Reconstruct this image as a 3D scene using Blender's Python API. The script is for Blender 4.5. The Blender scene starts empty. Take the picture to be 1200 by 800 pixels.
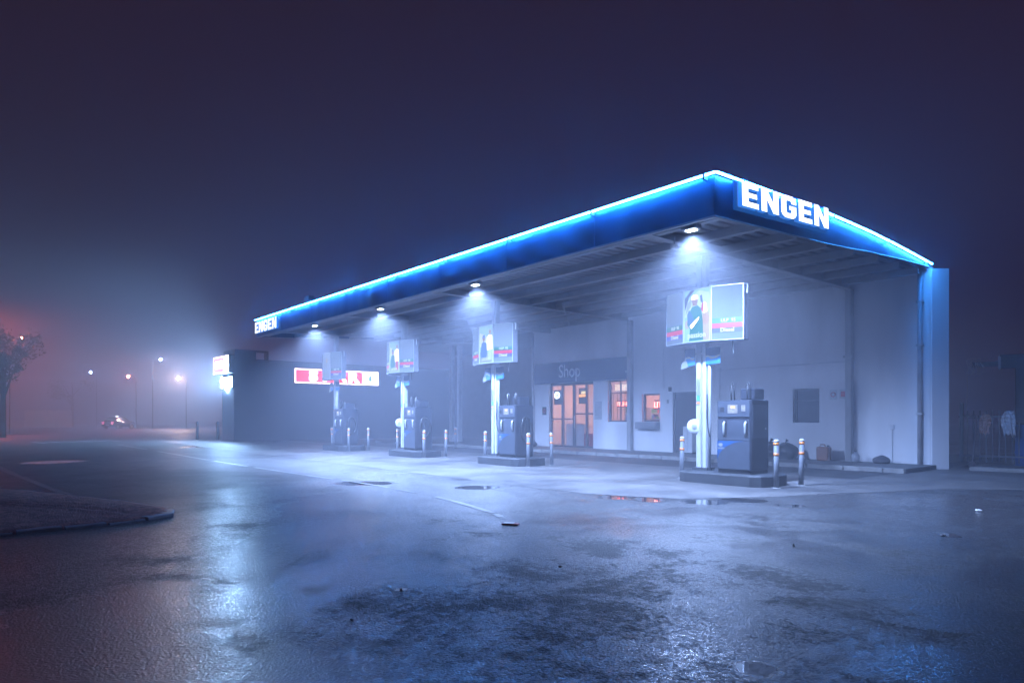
import bpy, math, random
from mathutils import Vector, Matrix
R = math.radians
random.seed(7)
S = bpy.context.scene
COL = S.collection

# ------------------------------------------------------------------ camera
cam_d = bpy.data.cameras.new('camera'); cam = bpy.data.objects.new('camera', cam_d); COL.objects.link(cam)
cam.location = (0, 0, 1.42); cam.rotation_euler = (R(90), 0, R(50))
cam_d.sensor_width = 36; cam_d.lens = 23.4; cam_d.shift_y = 0.0742
cam_d.clip_start = 0.05; cam_d.clip_end = 2000
S.camera = cam

# ------------------------------------------------------------------ night sky
SUN_EL, SUN_AZ = -16.0, 200.0
W = bpy.data.worlds.new('World'); S.world = W; W.use_nodes = True
nt = W.node_tree; nt.nodes.clear()
sky = nt.nodes.new('ShaderNodeTexSky'); sky.sky_type = 'NISHITA'; sky.sun_disc = False
sky.sun_elevation = R(SUN_EL); sky.sun_rotation = R(SUN_AZ)
b1 = nt.nodes.new('ShaderNodeBackground'); b1.inputs[1].default_value = 0.05
b2 = nt.nodes.new('ShaderNodeBackground'); b2.inputs[0].default_value = (.46, .14, .26, 1); b2.inputs[1].default_value = 0.026
ad = nt.nodes.new('ShaderNodeAddShader'); wo = nt.nodes.new('ShaderNodeOutputWorld')
nt.links.new(sky.outputs[0], b1.inputs[0]); nt.links.new(b1.outputs[0], ad.inputs[0])
nt.links.new(b2.outputs[0], ad.inputs[1]); nt.links.new(ad.outputs[0], wo.inputs[0])

# faint moonlight (night: far below the daylight range)
sd = bpy.data.lights.new('moon', 'SUN'); sd.energy = 0.006; sd.angle = R(12); sd.color = (0.7, 0.75, 1)
so = bpy.data.objects.new('moon', sd); so.rotation_euler = (R(35), 0, R(140)); COL.objects.link(so)

S.view_settings.view_transform = 'Standard'; S.view_settings.look = 'None'
S.view_settings.exposure = 0.5; S.view_settings.gamma = 1.0; S.view_settings.use_curve_mapping = False
S.render.engine = 'CYCLES'
cy = S.cycles
cy.use_denoising = True
try: cy.denoiser = 'OPENIMAGEDENOISE'
except Exception: pass
cy.max_bounces = 8; cy.diffuse_bounces = 3; cy.glossy_bounces = 3; cy.transmission_bounces = 4
cy.volume_bounces = 3; cy.transparent_max_bounces = 8
cy.sample_clamp_indirect = 4.0; cy.sample_clamp_direct = 0.0
cy.caustics_reflective = False; cy.caustics_refractive = False

LED_E = 125.0          # blue tube on the canopy edge
FLOOD_W = 4700.0      # each floodlight
HAZE_D = 0.0108
HAZE_TOP = 9.7

# ------------------------------------------------------------------ materials
MATS = {}
def new_mat(name):
    m = bpy.data.materials.new(name); m.use_nodes = True
    return m, m.node_tree, m.node_tree.nodes['Principled BSDF']
def mat(name, col, rough=0.5, metal=0.0, var=0.12, scale=3.0, bump=0.0, bscale=40.0, spec=0.5, streak=0.0, coat=0.0):
    if name in MATS: return MATS[name]
    m, t, p = new_mat(name); N = t.nodes; L = t.links
    p.inputs['Metallic'].default_value = metal; p.inputs['Roughness'].default_value = rough
    p.inputs['Specular IOR Level'].default_value = spec; p.inputs['Coat Weight'].default_value = coat
    tc = N.new('ShaderNodeTexCoord')
    n = N.new('ShaderNodeTexNoise'); n.inputs['Scale'].default_value = scale; n.inputs['Detail'].default_value = 6
    mp = N.new('ShaderNodeMapping'); L.new(tc.outputs['Object'], mp.inputs[0]); L.new(mp.outputs[0], n.inputs['Vector'])
    if streak: mp.inputs['Scale'].default_value = (1, 1, streak)
    r = N.new('ShaderNodeMapRange'); r.inputs['From Min'].default_value = .3; r.inputs['From Max'].default_value = .7
    r.inputs['To Min'].default_value = 1 - var; r.inputs['To Max'].default_value = 1 + var
    L.new(n.outputs['Fac'], r.inputs['Value'])
    v = N.new('ShaderNodeVectorMath'); v.operation = 'SCALE'; v.inputs[0].default_value = col
    L.new(r.outputs[0], v.inputs['Scale']); L.new(v.outputs[0], p.inputs['Base Color'])
    rr = N.new('ShaderNodeMapRange'); rr.inputs['To Min'].default_value = max(0.02, rough - .1); rr.inputs['To Max'].default_value = min(1, rough + .1)
    L.new(n.outputs['Fac'], rr.inputs['Value']); L.new(rr.outputs[0], p.inputs['Roughness'])
    if bump:
        n2 = N.new('ShaderNodeTexNoise'); n2.inputs['Scale'].default_value = bscale; n2.inputs['Detail'].default_value = 4
        L.new(tc.outputs['Object'], n2.inputs['Vector'])
        b = N.new('ShaderNodeBump'); b.inputs['Strength'].default_value = bump; b.inputs['Distance'].default_value = .02
        L.new(n2.outputs['Fac'], b.inputs['Height']); L.new(b.outputs[0], p.inputs['Normal'])
    MATS[name] = m; return m
def glow(name, col, e, base=None, var=0.0, scale=3.0, rough=.35, spec=.5):
    """something that gives off light: a tube, a lens, a backlit print, or plain print given an added glow"""
    if name in MATS: return MATS[name]
    m, t, p = new_mat(name)
    p.inputs['Base Color'].default_value = (*(base or col), 1); p.inputs['Roughness'].default_value = rough; p.inputs['Specular IOR Level'].default_value = spec
    p.inputs['Emission Color'].default_value = (*col, 1); p.inputs['Emission Strength'].default_value = e
    if var:
        N = t.nodes; tc = N.new('ShaderNodeTexCoord'); n = N.new('ShaderNodeTexNoise'); n.inputs['Scale'].default_value = scale
        t.links.new(tc.outputs['Object'], n.inputs['Vector'])
        r = N.new('ShaderNodeMapRange'); r.inputs['From Min'].default_value = .3; r.inputs['From Max'].default_value = .7
        r.inputs['To Min'].default_value = e * (1 - var); r.inputs['To Max'].default_value = e * (1 + var)
        t.links.new(n.outputs['Fac'], r.inputs['Value']); t.links.new(r.outputs[0], p.inputs['Emission Strength'])
    MATS[name] = m; return m
def glass_mat():
    m, t, p = new_mat('window_glass'); N = t.nodes; L = t.links
    tr = N.new('ShaderNodeBsdfTransparent'); tr.inputs[0].default_value = (.85, .88, .9, 1)
    gl = N.new('ShaderNodeBsdfGlossy'); gl.inputs['Roughness'].default_value = .03
    lw = N.new('ShaderNodeLayerWeight'); lw.inputs[0].default_value = .5
    pw = N.new('ShaderNodeMath'); pw.operation = 'POWER'; pw.inputs[1].default_value = 4; L.new(lw.outputs['Facing'], pw.inputs[0])
    f = N.new('ShaderNodeMath'); f.operation = 'MULTIPLY_ADD'; f.inputs[1].default_value = .5; f.inputs[2].default_value = .04; L.new(pw.outputs[0], f.inputs[0])
    mx = N.new('ShaderNodeMixShader'); L.new(f.outputs[0], mx.inputs[0]); L.new(tr.outputs[0], mx.inputs[1]); L.new(gl.outputs[0], mx.inputs[2])
    L.new(mx.outputs[0], N['Material Output'].inputs[0]); return m
GLASS = glass_mat()

def gp(px, py):
    """ground point seen at a pixel of the 1200x800 photograph (used to lay marks on the road plane)"""
    Z = 780 * 1.42 / (py - 489); X = (px - 600) / 780 * Z
    return (.643 * X - .766 * Z, .766 * X + .643 * Z)
# standing water on the road: centre and half size of each pool, in pixels of the photograph, laid on the road plane by gp()
POOLS = [(722, 582, 26, 3.0), (760, 585, 22, 3.5), (826, 588, 30, 3.5), (868, 586, 34, 3), (925, 592, 20, 2.2), (887, 783, 32, 11),
         (62, 541, 34, 2.6), (0, 508.5, 18, 1.6), (256, 521, 28, 3.5), (470, 690, 9, 2), (1110, 626, 10, 4), (425, 566, 40, 2.6), (560, 571, 30, 2.6)]
# dark oil stains, likewise
OILS = [(768, 772, 22, 7), (604, 768, 24, 6), (985, 706, 50, 6), (880, 640, 24, 4), (1000, 720, 20, 5), (305, 757, 30, 8), (545, 728, 22, 5), (890, 672, 24, 3.5), (930, 706, 26, 8), (455, 752, 34, 6), (660, 706, 20, 5), (240, 730, 60, 9), (850, 635, 40, 3), (690, 690, 20, 5), (975, 772, 30, 7), (370, 690, 22, 6)]
def asphalt_mat():
    m, t, p = new_mat('wet_asphalt'); N = t.nodes; L = t.links
    tc = N.new('ShaderNodeTexCoord')
    def noise(sc, det=5, rough=.55, dist=0.0, sx=1, sy=1):
        mp = N.new('ShaderNodeMapping'); mp.inputs['Scale'].default_value = (sx, sy, 1); mp.inputs['Rotation'].default_value = (0, 0, R(-8))
        L.new(tc.outputs['Object'], mp.inputs[0])
        n = N.new('ShaderNodeTexNoise'); n.inputs['Scale'].default_value = sc; n.inputs['Detail'].default_value = det
        n.inputs['Roughness'].default_value = rough; n.inputs['Distortion'].default_value = dist
        L.new(mp.outputs[0], n.inputs['Vector']); return n.outputs['Fac']
    def mr(x, a, b, c, d, clamp=True):
        r = N.new('ShaderNodeMapRange'); r.clamp = clamp
        for k, v in zip(('From Min', 'From Max', 'To Min', 'To Max'), (a, b, c, d)): r.inputs[k].default_value = v
        L.new(x, r.inputs['Value']); return r.outputs[0]
    def mul(a, b):
        q = N.new('ShaderNodeMath'); q.operation = 'MULTIPLY'
        for i, x in enumerate((a, b)):
            if isinstance(x, (int, float)): q.inputs[i].default_value = x
            else: L.new(x, q.inputs[i])
        return q.outputs[0]
    def add(a, b):
        q = N.new('ShaderNodeMath'); q.operation = 'ADD'
        for i, x in enumerate((a, b)):
            if isinstance(x, (int, float)): q.inputs[i].default_value = x
            else: L.new(x, q.inputs[i])
        return q.outputs[0]
    big = noise(.16, 6, .6, .6)             # pools of wet and nearly dry ground
    med = noise(.9, 5, .6, .3)
    grain = noise(120, 4, .75); fine = noise(11, 4, .65)
    wet = mr(add(add(mul(big, .36), mul(med, .32)), add(mul(fine, .18), mul(grain, .14))), .448, .515, 0, 1)
    vor = N.new('ShaderNodeTexVoronoi'); vor.inputs['Scale'].default_value = 52; L.new(tc.outputs['Object'], vor.inputs['Vector'])
    stone = mr(vor.outputs['Distance'], 0, .7, 1, 0)
    # the far side of the road, away from the forecourt run-off, is drier
    vd = N.new('ShaderNodeVectorMath'); vd.operation = 'DOT_PRODUCT'; vd.inputs[1].default_value = (.643, .766, 0); L.new(tc.outputs['Object'], vd.inputs[0])
    wet = mul(wet, mr(add(vd.outputs['Value'], mul(big, 9)), -1.0, 4.5, .15, 1))
    # colour: dark bitumen, paler stones, brown oil spots
    spots = mr(noise(.55, 4, .6, .2), .60, .74, 0, 1)
    def blot(px, py, hw, hh, lo, hi):
        c = gp(px, py); d = 780 * 1.42 / (py - 489); near = 780 * 1.42 / (py + hh - 489)
        mp = N.new('ShaderNodeMapping'); mp.vector_type = 'TEXTURE'; mp.inputs['Location'].default_value = (c[0], c[1], 0)
        mp.inputs['Rotation'].default_value = (0, 0, R(50)); mp.inputs['Scale'].default_value = (hw / 780 * d, (d - near) * 1.05, 1)
        L.new(tc.outputs['Object'], mp.inputs[0]); ln = N.new('ShaderNodeVectorMath'); ln.operation = 'LENGTH'; L.new(mp.outputs[0], ln.inputs[0])
        return mr(add(ln.outputs['Value'], add(mul(fine, 1.1), mul(med, .5))), lo, hi, 1, 0)
    for o_ in OILS:
        mx_ = N.new('ShaderNodeMath'); mx_.operation = 'MAXIMUM'; L.new(spots, mx_.inputs[0]); L.new(blot(*o_, 1.25, 2.0), mx_.inputs[1]); spots = mx_.outputs[0]
    sx_ = N.new('ShaderNodeSeparateColor'); L.new(vor.outputs['Color'], sx_.inputs[0]); rnd_ = sx_.outputs[0]
    speck = mr(rnd_, .35, .75, .12, 1)
    cr = N.new('ShaderNodeMix'); cr.data_type = 'RGBA'
    cr.inputs[6].default_value = (.016, .016, .018, 1); cr.inputs[7].default_value = (.115, .112, .112, 1)
    L.new(mul(mul(grain, mr(rnd_, 0, 1, .2, 1.6, False)), mr(med, .3, .7, .5, 1)), cr.inputs[0])
    c2 = N.new('ShaderNodeMix'); c2.data_type = 'RGBA'; c2.inputs[7].default_value = (.02, .016, .014, 1)
    L.new(spots, c2.inputs[0]); L.new(cr.outputs[2], c2.inputs[6]); L.new(c2.outputs[2], p.inputs['Base Color'])
    rough0 = mr(wet, 0, 1, .62, .30)
    p.inputs['Specular IOR Level'].default_value = .5
    coat0 = mul(mul(mr(wet, 0, 1, .06, 1), mr(spots, 0, 1, 1, .12)), speck); crough0 = mr(wet, 0, 1, .45, .14)
    # standing water: soft-edged pools in the dips of the surface
    pool = None
    for px, py, hw, hh in POOLS:
        q = blot(px, py, hw, hh, 1.5, 1.8)
        if pool is None: pool = q
        else:
            mx_ = N.new('ShaderNodeMath'); mx_.operation = 'MAXIMUM'; L.new(pool, mx_.inputs[0]); L.new(q, mx_.inputs[1]); pool = mx_.outputs[0]
    dry = mr(pool, 0, 1, 1, 0)
    L.new(mul(rough0, mr(pool, 0, 1, 1, .08)), p.inputs['Roughness'])
    mxm = N.new('ShaderNodeMath'); mxm.operation = 'MAXIMUM'; L.new(coat0, mxm.inputs[0]); L.new(pool, mxm.inputs[1]); L.new(mxm.outputs[0], p.inputs['Coat Weight'])
    L.new(mul(crough0, mr(pool, 0, 1, 1, .12)), p.inputs['Coat Roughness']); p.inputs['Coat IOR'].default_value = 1.6
    h = add(mul(stone, .6), mul(grain, .7))
    b1 = N.new('ShaderNodeBump'); b1.inputs['Distance'].default_value = .010
    L.new(mul(mr(wet, 0, 1, .9, .5), dry), b1.inputs['Strength']); L.new(h, b1.inputs['Height'])
    b0 = N.new('ShaderNodeBump'); b0.inputs['Distance'].default_value = .03; L.new(mul(.13, dry), b0.inputs['Strength'])
    L.new(noise(1.7, 3, .5), b0.inputs['Height']); L.new(b0.outputs[0], b1.inputs['Normal'])
    L.new(b1.outputs[0], p.inputs['Normal'])
    b3 = N.new('ShaderNodeBump'); b3.inputs['Distance'].default_value = .0045; L.new(mul(mr(wet, 0, 1, .6, .28), dry), b3.inputs['Strength'])
    L.new(h, b3.inputs['Height']); L.new(b0.outputs[0], b3.inputs['Normal']); L.new(b3.outputs[0], p.inputs['Coat Normal'])
    return m
ASPHALT = asphalt_mat()

def damp_concrete(name, c0, c1, r0, r1, sc=.6):
    m, t, p = new_mat(name); N = t.nodes; L = t.links
    tc = N.new('ShaderNodeTexCoord')
    n = N.new('ShaderNodeTexNoise'); n.inputs['Scale'].default_value = sc; n.inputs['Detail'].default_value = 8; n.inputs['Roughness'].default_value = .65
    L.new(tc.outputs['Object'], n.inputs['Vector'])
    r = N.new('ShaderNodeMapRange'); r.inputs['From Min'].default_value = .35; r.inputs['From Max'].default_value = .65; L.new(n.outputs['Fac'], r.inputs['Value'])
    mx = N.new('ShaderNodeMix'); mx.data_type = 'RGBA'; mx.inputs[6].default_value = (*c0, 1); mx.inputs[7].default_value = (*c1, 1)
    L.new(r.outputs[0], mx.inputs[0])
    g = N.new('ShaderNodeTexNoise'); g.inputs['Scale'].default_value = 45; g.inputs['Detail'].default_value = 3; L.new(tc.outputs['Object'], g.inputs['Vector'])
    m2 = N.new('ShaderNodeMix'); m2.data_type = 'RGBA'; m2.blend_type = 'MULTIPLY'; m2.inputs[0].default_value = .35
    L.new(mx.outputs[2], m2.inputs[6]); L.new(g.outputs['Fac'], m2.inputs[7]); L.new(m2.outputs[2], p.inputs['Base Color'])
    rr = N.new('ShaderNodeMapRange'); rr.inputs['To Min'].default_value = r0; rr.inputs['To Max'].default_value = r1
    L.new(r.outputs[0], rr.inputs['Value']); L.new(rr.outputs[0], p.inputs['Roughness'])
    b = N.new('ShaderNodeBump'); b.inputs['Strength'].default_value = .35; b.inputs['Distance'].default_value = .01
    L.new(g.outputs['Fac'], b.inputs['Height']); L.new(b.outputs[0], p.inputs['Normal'])
    return m
CONCRETE = damp_concrete('damp_concrete', (.07, .068, .070), (.17, .16, .155), .40, .75)
LANE = damp_concrete('dry_tarmac', (.035, .035, .038), (.06, .06, .062), .6, .85)
PAVE = damp_concrete('pavement_screed', (.10, .10, .10), (.17, .165, .16), .6, .8, 1.5)
KERB = damp_concrete('kerb_concrete', (.20, .20, .20), (.34, .33, .32), .45, .7, 4)

WALLW = mat('white_wall_paint', (.80, .80, .82), .7, var=.13, scale=.9, bump=.15, bscale=25, streak=.25)
WHITE = mat('white_steel_paint', (.62, .63, .65), .4, var=.08, scale=5)
GREYST = mat('galvanised_steel', (.42, .43, .44), .45, .5, var=.15, scale=8)
SOFFIT = mat('roof_sheet_grey', (.34, .34, .36), .5, .1, var=.15, scale=1.2, streak=1)
BEAMM = mat('beam_grey_paint', (.42, .42, .43), .5, var=.12, scale=2)
DARKST = mat('dark_steel', (.05, .055, .06), .45, .2)
BLACK = mat('black_plastic', (.018, .018, .02), .4)
FASCIA = mat('fascia_blue_sheet', (.016, .085, .20), .42, .1, var=.22, scale=1.1, bump=.22, bscale=1.6, streak=.4)
PUMPG = mat('pump_grey_paint', (.055, .065, .085), .35, .1, var=.1, scale=6)
PUMPD = mat('pump_dark_paint', (.026, .030, .042), .35, .1, var=.1, scale=6)
PUMPB = mat('pump_blue_print', (.012, .07, .20), .35)
ORANGE = mat('orange_reflective', (.75, .22, .03), .35)
WHITECAP = mat('white_cap', (.45, .45, .46), .4)
DOORG = mat('grey_door_paint', (.075, .085, .10), .45, var=.1)
FRAME = mat('aluminium_dark', (.055, .06, .075), .4, .4)
NAVY = mat('shop_sign_navy', (.006, .04, .14), .35, var=.1)
SIGNTXT = mat('sign_grey_letters', (.85, .88, .9), .5)
ISLE = mat('island_dark_concrete', (.032, .035, .040), .6, var=.25, scale=4, bump=.3)

# ------------------------------------------------------------------ mesh helpers
class MB:
    def __init__(s): s.v = []; s.f = []; s.mi = []; s.cur = 0
    def quad(s, *p):
        b = len(s.v); s.v += [tuple(q) for q in p]; s.f.append(tuple(range(b, b + len(p)))); s.mi.append(s.cur)
    def box(s, x0, x1, y0, y1, z0, z1, ch=0.0):
        if ch > 0: return s.cbox(x0, x1, y0, y1, z0, z1, ch)
        b = len(s.v)
        s.v += [(x0, y0, z0), (x1, y0, z0), (x1, y1, z0), (x0, y1, z0), (x0, y0, z1), (x1, y0, z1), (x1, y1, z1), (x0, y1, z1)]
        for f in ((0, 3, 2, 1), (4, 5, 6, 7), (0, 1, 5, 4), (1, 2, 6, 5), (2, 3, 7, 6), (3, 0, 4, 7)):
            s.f.append(tuple(b + i for i in f)); s.mi.append(s.cur)
        return s
    def cbox(s, x0, x1, y0, y1, z0, z1, c):
        """box with chamfered vertical and top edges"""
        def ring(i, z): return [(x0 + i + c, y0 + i, z), (x1 - i - c, y0 + i, z), (x1 - i, y0 + i + c, z), (x1 - i, y1 - i - c, z), (x1 - i - c, y1 - i, z), (x0 + i + c, y1 - i, z), (x0 + i, y1 - i - c, z), (x0 + i, y0 + i + c, z)]
        s.loft([ring(c * .6, z0), ring(0, z0 + c * .6), ring(0, z1 - c * .6), ring(c * .6, z1)]); return s
    def loft(s, rings, cap=True):
        b = len(s.v); n = len(rings[0])
        for r in rings: s.v += [tuple(q) for q in r]
        for k in range(len(rings) - 1):
            for i in range(n):
                j = (i + 1) % n
                s.f.append((b + k * n + i, b + k * n + j, b + (k + 1) * n + j, b + (k + 1) * n + i)); s.mi.append(s.cur)
        if cap:
            s.f.append(tuple(b + i for i in reversed(range(n)))); s.mi.append(s.cur)
            s.f.append(tuple(b + (len(rings) - 1) * n + i for i in range(n))); s.mi.append(s.cur)
        return s
    def prism(s, poly, d, axis='y'):
        """poly in (a,b) plane extruded from d[0] to d[1] along axis"""
        def P(a, b, c): return {'y': (a, c, b), 'x': (c, a, b), 'z': (a, b, c)}[axis]
        s.loft([[P(a, b, d[0]) for a, b in poly], [P(a, b, d[1]) for a, b in poly]]); return s
    def cyl(s, c, r, z0, z1, n=12, r1=None):
        r1 = r if r1 is None else r1
        s.loft([[(c[0] + r * math.cos(2 * math.pi * i / n), c[1] + r * math.sin(2 * math.pi * i / n), z0) for i in range(n)],
                [(c[0] + r1 * math.cos(2 * math.pi * i / n), c[1] + r1 * math.sin(2 * math.pi * i / n), z1) for i in range(n)]]); return s
    def lathe(s, c, prof, n=16):
        s.loft([[(c[0] + r * math.cos(2 * math.pi * i / n), c[1] + r * math.sin(2 * math.pi * i / n), c[2] + z) for i in range(n)] for r, z in prof]); return s
    def tube(s, pts, r, n=8, closed=False, radii=None):
        pts = [Vector(p) for p in pts]; rings = []
        m = len(pts)
        for k, p in enumerate(pts):
            if closed: d = pts[(k + 1) % m] - pts[k - 1]
            else: d = pts[min(k + 1, m - 1)] - pts[max(k - 1, 0)]
            d.normalize(); a = Vector((0, 0, 1)) if abs(d.z) < .9 else Vector((1, 0, 0))
            u = d.cross(a).normalized(); w = u.cross(d)
            rr = radii[k] if radii else r
            rings.append([p + (u * math.cos(2 * math.pi * i / n) + w * math.sin(2 * math.pi * i / n)) * rr for i in range(n)])
        if closed: rings.append(rings[0])
        s.loft(rings, cap=not closed); return s
    def build(s, name, m, parent=None, smooth=False, loc=None, rot=None):
        me = bpy.data.meshes.new(name); me.from_pydata(s.v, [], s.f)
        for q in (m if isinstance(m, (list, tuple)) else [m]): me.materials.append(q)
        if max(s.mi, default=0) > 0: me.polygons.foreach_set('material_index', s.mi)
        if smooth: me.polygons.foreach_set('use_smooth', [True] * len(me.polygons))
        me.update()
        o = bpy.data.objects.new(name, me); COL.objects.link(o)
        if parent: o.parent = parent
        if loc: o.location = loc
        if rot: o.rotation_euler = rot
        return o
def bx(name, m, parent, *b, ch=0.0):
    return MB().box(*b, ch=ch).build(name, m, parent)
def tag(o, label, cat, group=None):
    o['label'] = label; o['category'] = cat
    if group: o['group'] = group
    return o
def thing(name, label, cat, loc=(0, 0, 0), rz=0, group=None):
    o = bpy.data.objects.new(name, None); COL.objects.link(o); o.location = loc; o.rotation_euler = (0, 0, rz)
    o.empty_display_size = .2
    return tag(o, label, cat, group)
def struct(o): o['kind'] = 'structure'; return o
def kids(o): return [c for c in bpy.data.objects if c.parent == o]
def copy_tree(o, parent=None):
    c = o.copy(); COL.objects.link(c); c.parent = parent
    for ch in kids(o): copy_tree(ch, c)
    return c
def text(body, size, name, m, parent, loc, rot, extrude=.004, offset=0.0, align='CENTER', sx=1.0):
    cu = bpy.data.curves.new('t', 'FONT'); cu.body = body; cu.size = size; cu.extrude = extrude; cu.offset = offset
    cu.align_x = align; cu.align_y = 'CENTER'; cu.resolution_u = 3
    ob = bpy.data.objects.new('t', cu); COL.objects.link(ob)
    dg = bpy.context.evaluated_depsgraph_get()
    me = bpy.data.meshes.new_from_object(ob.evaluated_get(dg)); me.name = name
    bpy.data.objects.remove(ob); bpy.data.curves.remove(cu)
    me.materials.clear(); me.materials.append(m)
    o = bpy.data.objects.new(name, me); COL.objects.link(o); o.parent = parent; o.location = loc; o.rotation_euler = rot; o.scale = (sx, 1, 1)
    return o
FRONT = (R(90), 0, 0)      # faces -y, reads along +x
SIDE = (R(90), 0, R(90))   # faces +x, reads along +y

# ------------------------------------------------------------------ ground
g = MB(); g.quad((-170, -120, 0), (90, -120, 0), (90, 180, 0), (-170, 180, 0))
struct(g.build('ground', ASPHALT))
def smooth_poly(pts, n=6):
    """closed Catmull-Rom outline"""
    out = []; m = len(pts)
    for i in range(m):
        p0, p1, p2, p3 = (Vector(pts[(i + k - 1) % m]) for k in range(4))
        for j in range(n):
            t = j / n
            out.append(.5 * ((2 * p1) + (-p0 + p2) * t + (2 * p0 - 5 * p1 + 4 * p2 - p3) * t * t + (-p0 + 3 * p1 - 3 * p2 + p3) * t ** 3))
    return [(p.x, p.y) for p in out]
def wobble(pts, amp, step=.35):
    """subdivide an outline and roughen it"""
    out = []
    for i in range(len(pts)):
        a, b = Vector(pts[i]), Vector(pts[(i + 1) % len(pts)]); d = b - a; n = max(1, int(d.length / step))
        for k in range(n):
            p = a + d * (k / n); q = Vector((-d.y, d.x)).normalized()
            s = amp * (math.sin(p.x * 2.3 + p.y * 1.7) * .5 + math.sin(p.x * 5.1 - p.y * 4.3) * .3 + random.uniform(-.3, .3))
            out.append((p + q * s)[:])
    return out
ap = [(-44, 9.3), (-30, 9.2), (-20, 9.1), (-12, 9.0), (-8.6, 9.0), (-7.0, 9.7), (-6.1, 11.3), (-5.4, 13.2), (-4.4, 15.2), (-3.0, 16.6), (-.5, 17.4), (6, 18), (6, 30), (-44, 30)]
m_ = MB(); m_.quad(*[(x, y, .004) for x, y in wobble(ap, .07)])
struct(m_.build('concrete_apron', CONCRETE))
m_ = MB(); m_.quad(*[(x, y, .008) for x, y in wobble([(-44, 15.9), (-6.75, 15.9), (-6.6, 20.5), (-44, 20.5)], .05)])
struct(m_.build('service_lane', LANE))
pv = struct(bx('pavement', PAVE, None, -34, -6.5, 18.5, 27, -.2, .12, ch=.02))
k = 0; x = -34.0
while x < -6.7:                                                         # kerb stones along the shop pavement
    bx('kerb_stone', KERB, pv, x, min(x + .985, -6.5), 18.36, 18.497, -.1, .125 + random.uniform(-.004, .004), ch=.02); x += 1.0

# worn painted line sweeping past the forecourt, and the far road edge line
def ribbon(name, pts, w, m, z=.009, gaps=0.0):
    pp = []
    for i in range(len(pts) - 1):
        p0, p1, p2, p3 = (Vector(pts[min(max(i + k - 1, 0), len(pts) - 1)]) for k in range(4))
        for j in range(10):
            t = j / 10; pp.append(.5 * ((2 * p1) + (-p0 + p2) * t + (2 * p0 - 5 * p1 + 4 * p2 - p3) * t * t + (-p0 + 3 * p1 - 3 * p2 + p3) * t ** 3))
    b = MB(); e = []
    for i in range(len(pp)):
        d = (pp[min(i + 1, len(pp) - 1)] - pp[max(i - 1, 0)]).normalized(); q = Vector((-d.y, d.x))
        a = w * random.uniform(.75, 1.05); e.append((pp[i] + q * a / 2, pp[i] - q * a / 2))
    for i in range(len(e) - 1):
        if random.random() < gaps: continue
        (a, c), (d, f) = e[i], e[i + 1]
        b.quad((c.x, c.y, z), (f.x, f.y, z), (d.x, d.y, z), (a.x, a.y, z))
    return struct(b.build(name, m))
WORN = damp_concrete('worn_road_paint', (.16, .16, .17), (.50, .50, .50), .3, .55, 1.6)
ribbon('lane_line', [(-40, 6.6), (-30, 6.55), (-22.9, 6.5), (-17, 6.6), (-12.9, 6.75), (-10, 6.6), (-8, 6.2), (-7.2, 5.9)], .11, WORN, gaps=.12)
ribbon('road_edge_line', [(-42, .2), (-23.7, 1.0), (-18, 1.35), (-13.5, 1.67), (-12.4, 1.7)], .16, mat('dull_line_paint', (.16, .14, .14), .6))
PAINT = mat('white_road_paint', (.5, .5, .52), .5, var=.3)
for i in range(6):                                                      # blocks of a painted road legend, far left
    u = 47.0 + i * .25; v = 3.3 + i * .75
    o = MB(); o.quad((-u, v, .009), (-u + 2.2, v + .5, .009), (-u + 2.2, v + .8, .009), (-u, v + .3, .009)); struct(o.build('road_legend_bar', PAINT))

# ------------------------------------------------------------------ traffic island with kerb stones (left)
isl = [(10.50, 2.42), (10.9, 2.55), (11.6, 2.45), (12.6, 2.2), (14, 1.7), (16, .9), (18.5, -.3), (21, -2), (21, -7), (13, -7), (10.6, -2.5), (10.15, -.6), (10.05, .5), (10.12, 1.5), (10.28, 2.1)]
isl = [(-u, v) for u, v in isl]
outl = smooth_poly(isl, 5)
cxy = Vector((sum(p[0] for p in outl) / len(outl), sum(p[1] for p in outl) / len(outl)))
GRAVEL = mat('red_brown_gravel', (.42, .20, .15), .9, var=.45, scale=9, bump=1.0, bscale=38)
b = MB(); rings = []
for f, z in ((.985, .0), (.985, .035), (.93, .06), (.8, .10), (.6, .13), (.3, .16), (.02, .17)):
    rings.append([((cxy + (Vector(p) - cxy) * f).x, (cxy + (Vector(p) - cxy) * f).y, z + (random.uniform(-.012, .012) if 0 < f < .97 else 0)) for p in outl])
b.loft(rings); island = struct(b.build('traffic_island', GRAVEL, smooth=True))
ISK = mat('island_kerb_block', (.24, .24, .25), .5, var=.3, scale=5)
def kerb_ring(parent, outl, seg, w, h, m):
    acc = []; d = 0.0; n = len(outl); pts = [Vector(p) for p in outl]; i = 0
    L_ = [0]
    for a in range(n): L_.append(L_[-1] + (pts[(a + 1) % n] - pts[a]).length)
    def at(s):
        s %= L_[-1]
        for a in range(n):
            if L_[a + 1] >= s: return pts[a].lerp(pts[(a + 1) % n], (s - L_[a]) / max(1e-6, L_[a + 1] - L_[a]))
    s = 0
    while s < L_[-1] - seg * .3:
        p, q = at(s + .02), at(s + seg - .02); dd = (q - p).normalized(); nn_ = Vector((dd.y, -dd.x))
        if nn_.dot(p - cxy) > 0: nn_ = -nn_
        hh = h + random.uniform(-.012, .012)
        r0 = [p, q, q + nn_ * w, p + nn_ * w]
        bk = MB(); bk.loft([[(c.x, c.y, -.05) for c in r0], [(c.x, c.y, hh - .012) for c in r0], [((c.x) + (nn_.x * .02 if k_ < 2 else 0), c.y + (nn_.y * .02 if k_ < 2 else 0), hh) for k_, c in enumerate(r0)]])
        bk.build('kerb_stone', m, parent); s += seg
kerb_ring(island, outl, .5, .2, .035, ISK)

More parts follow.
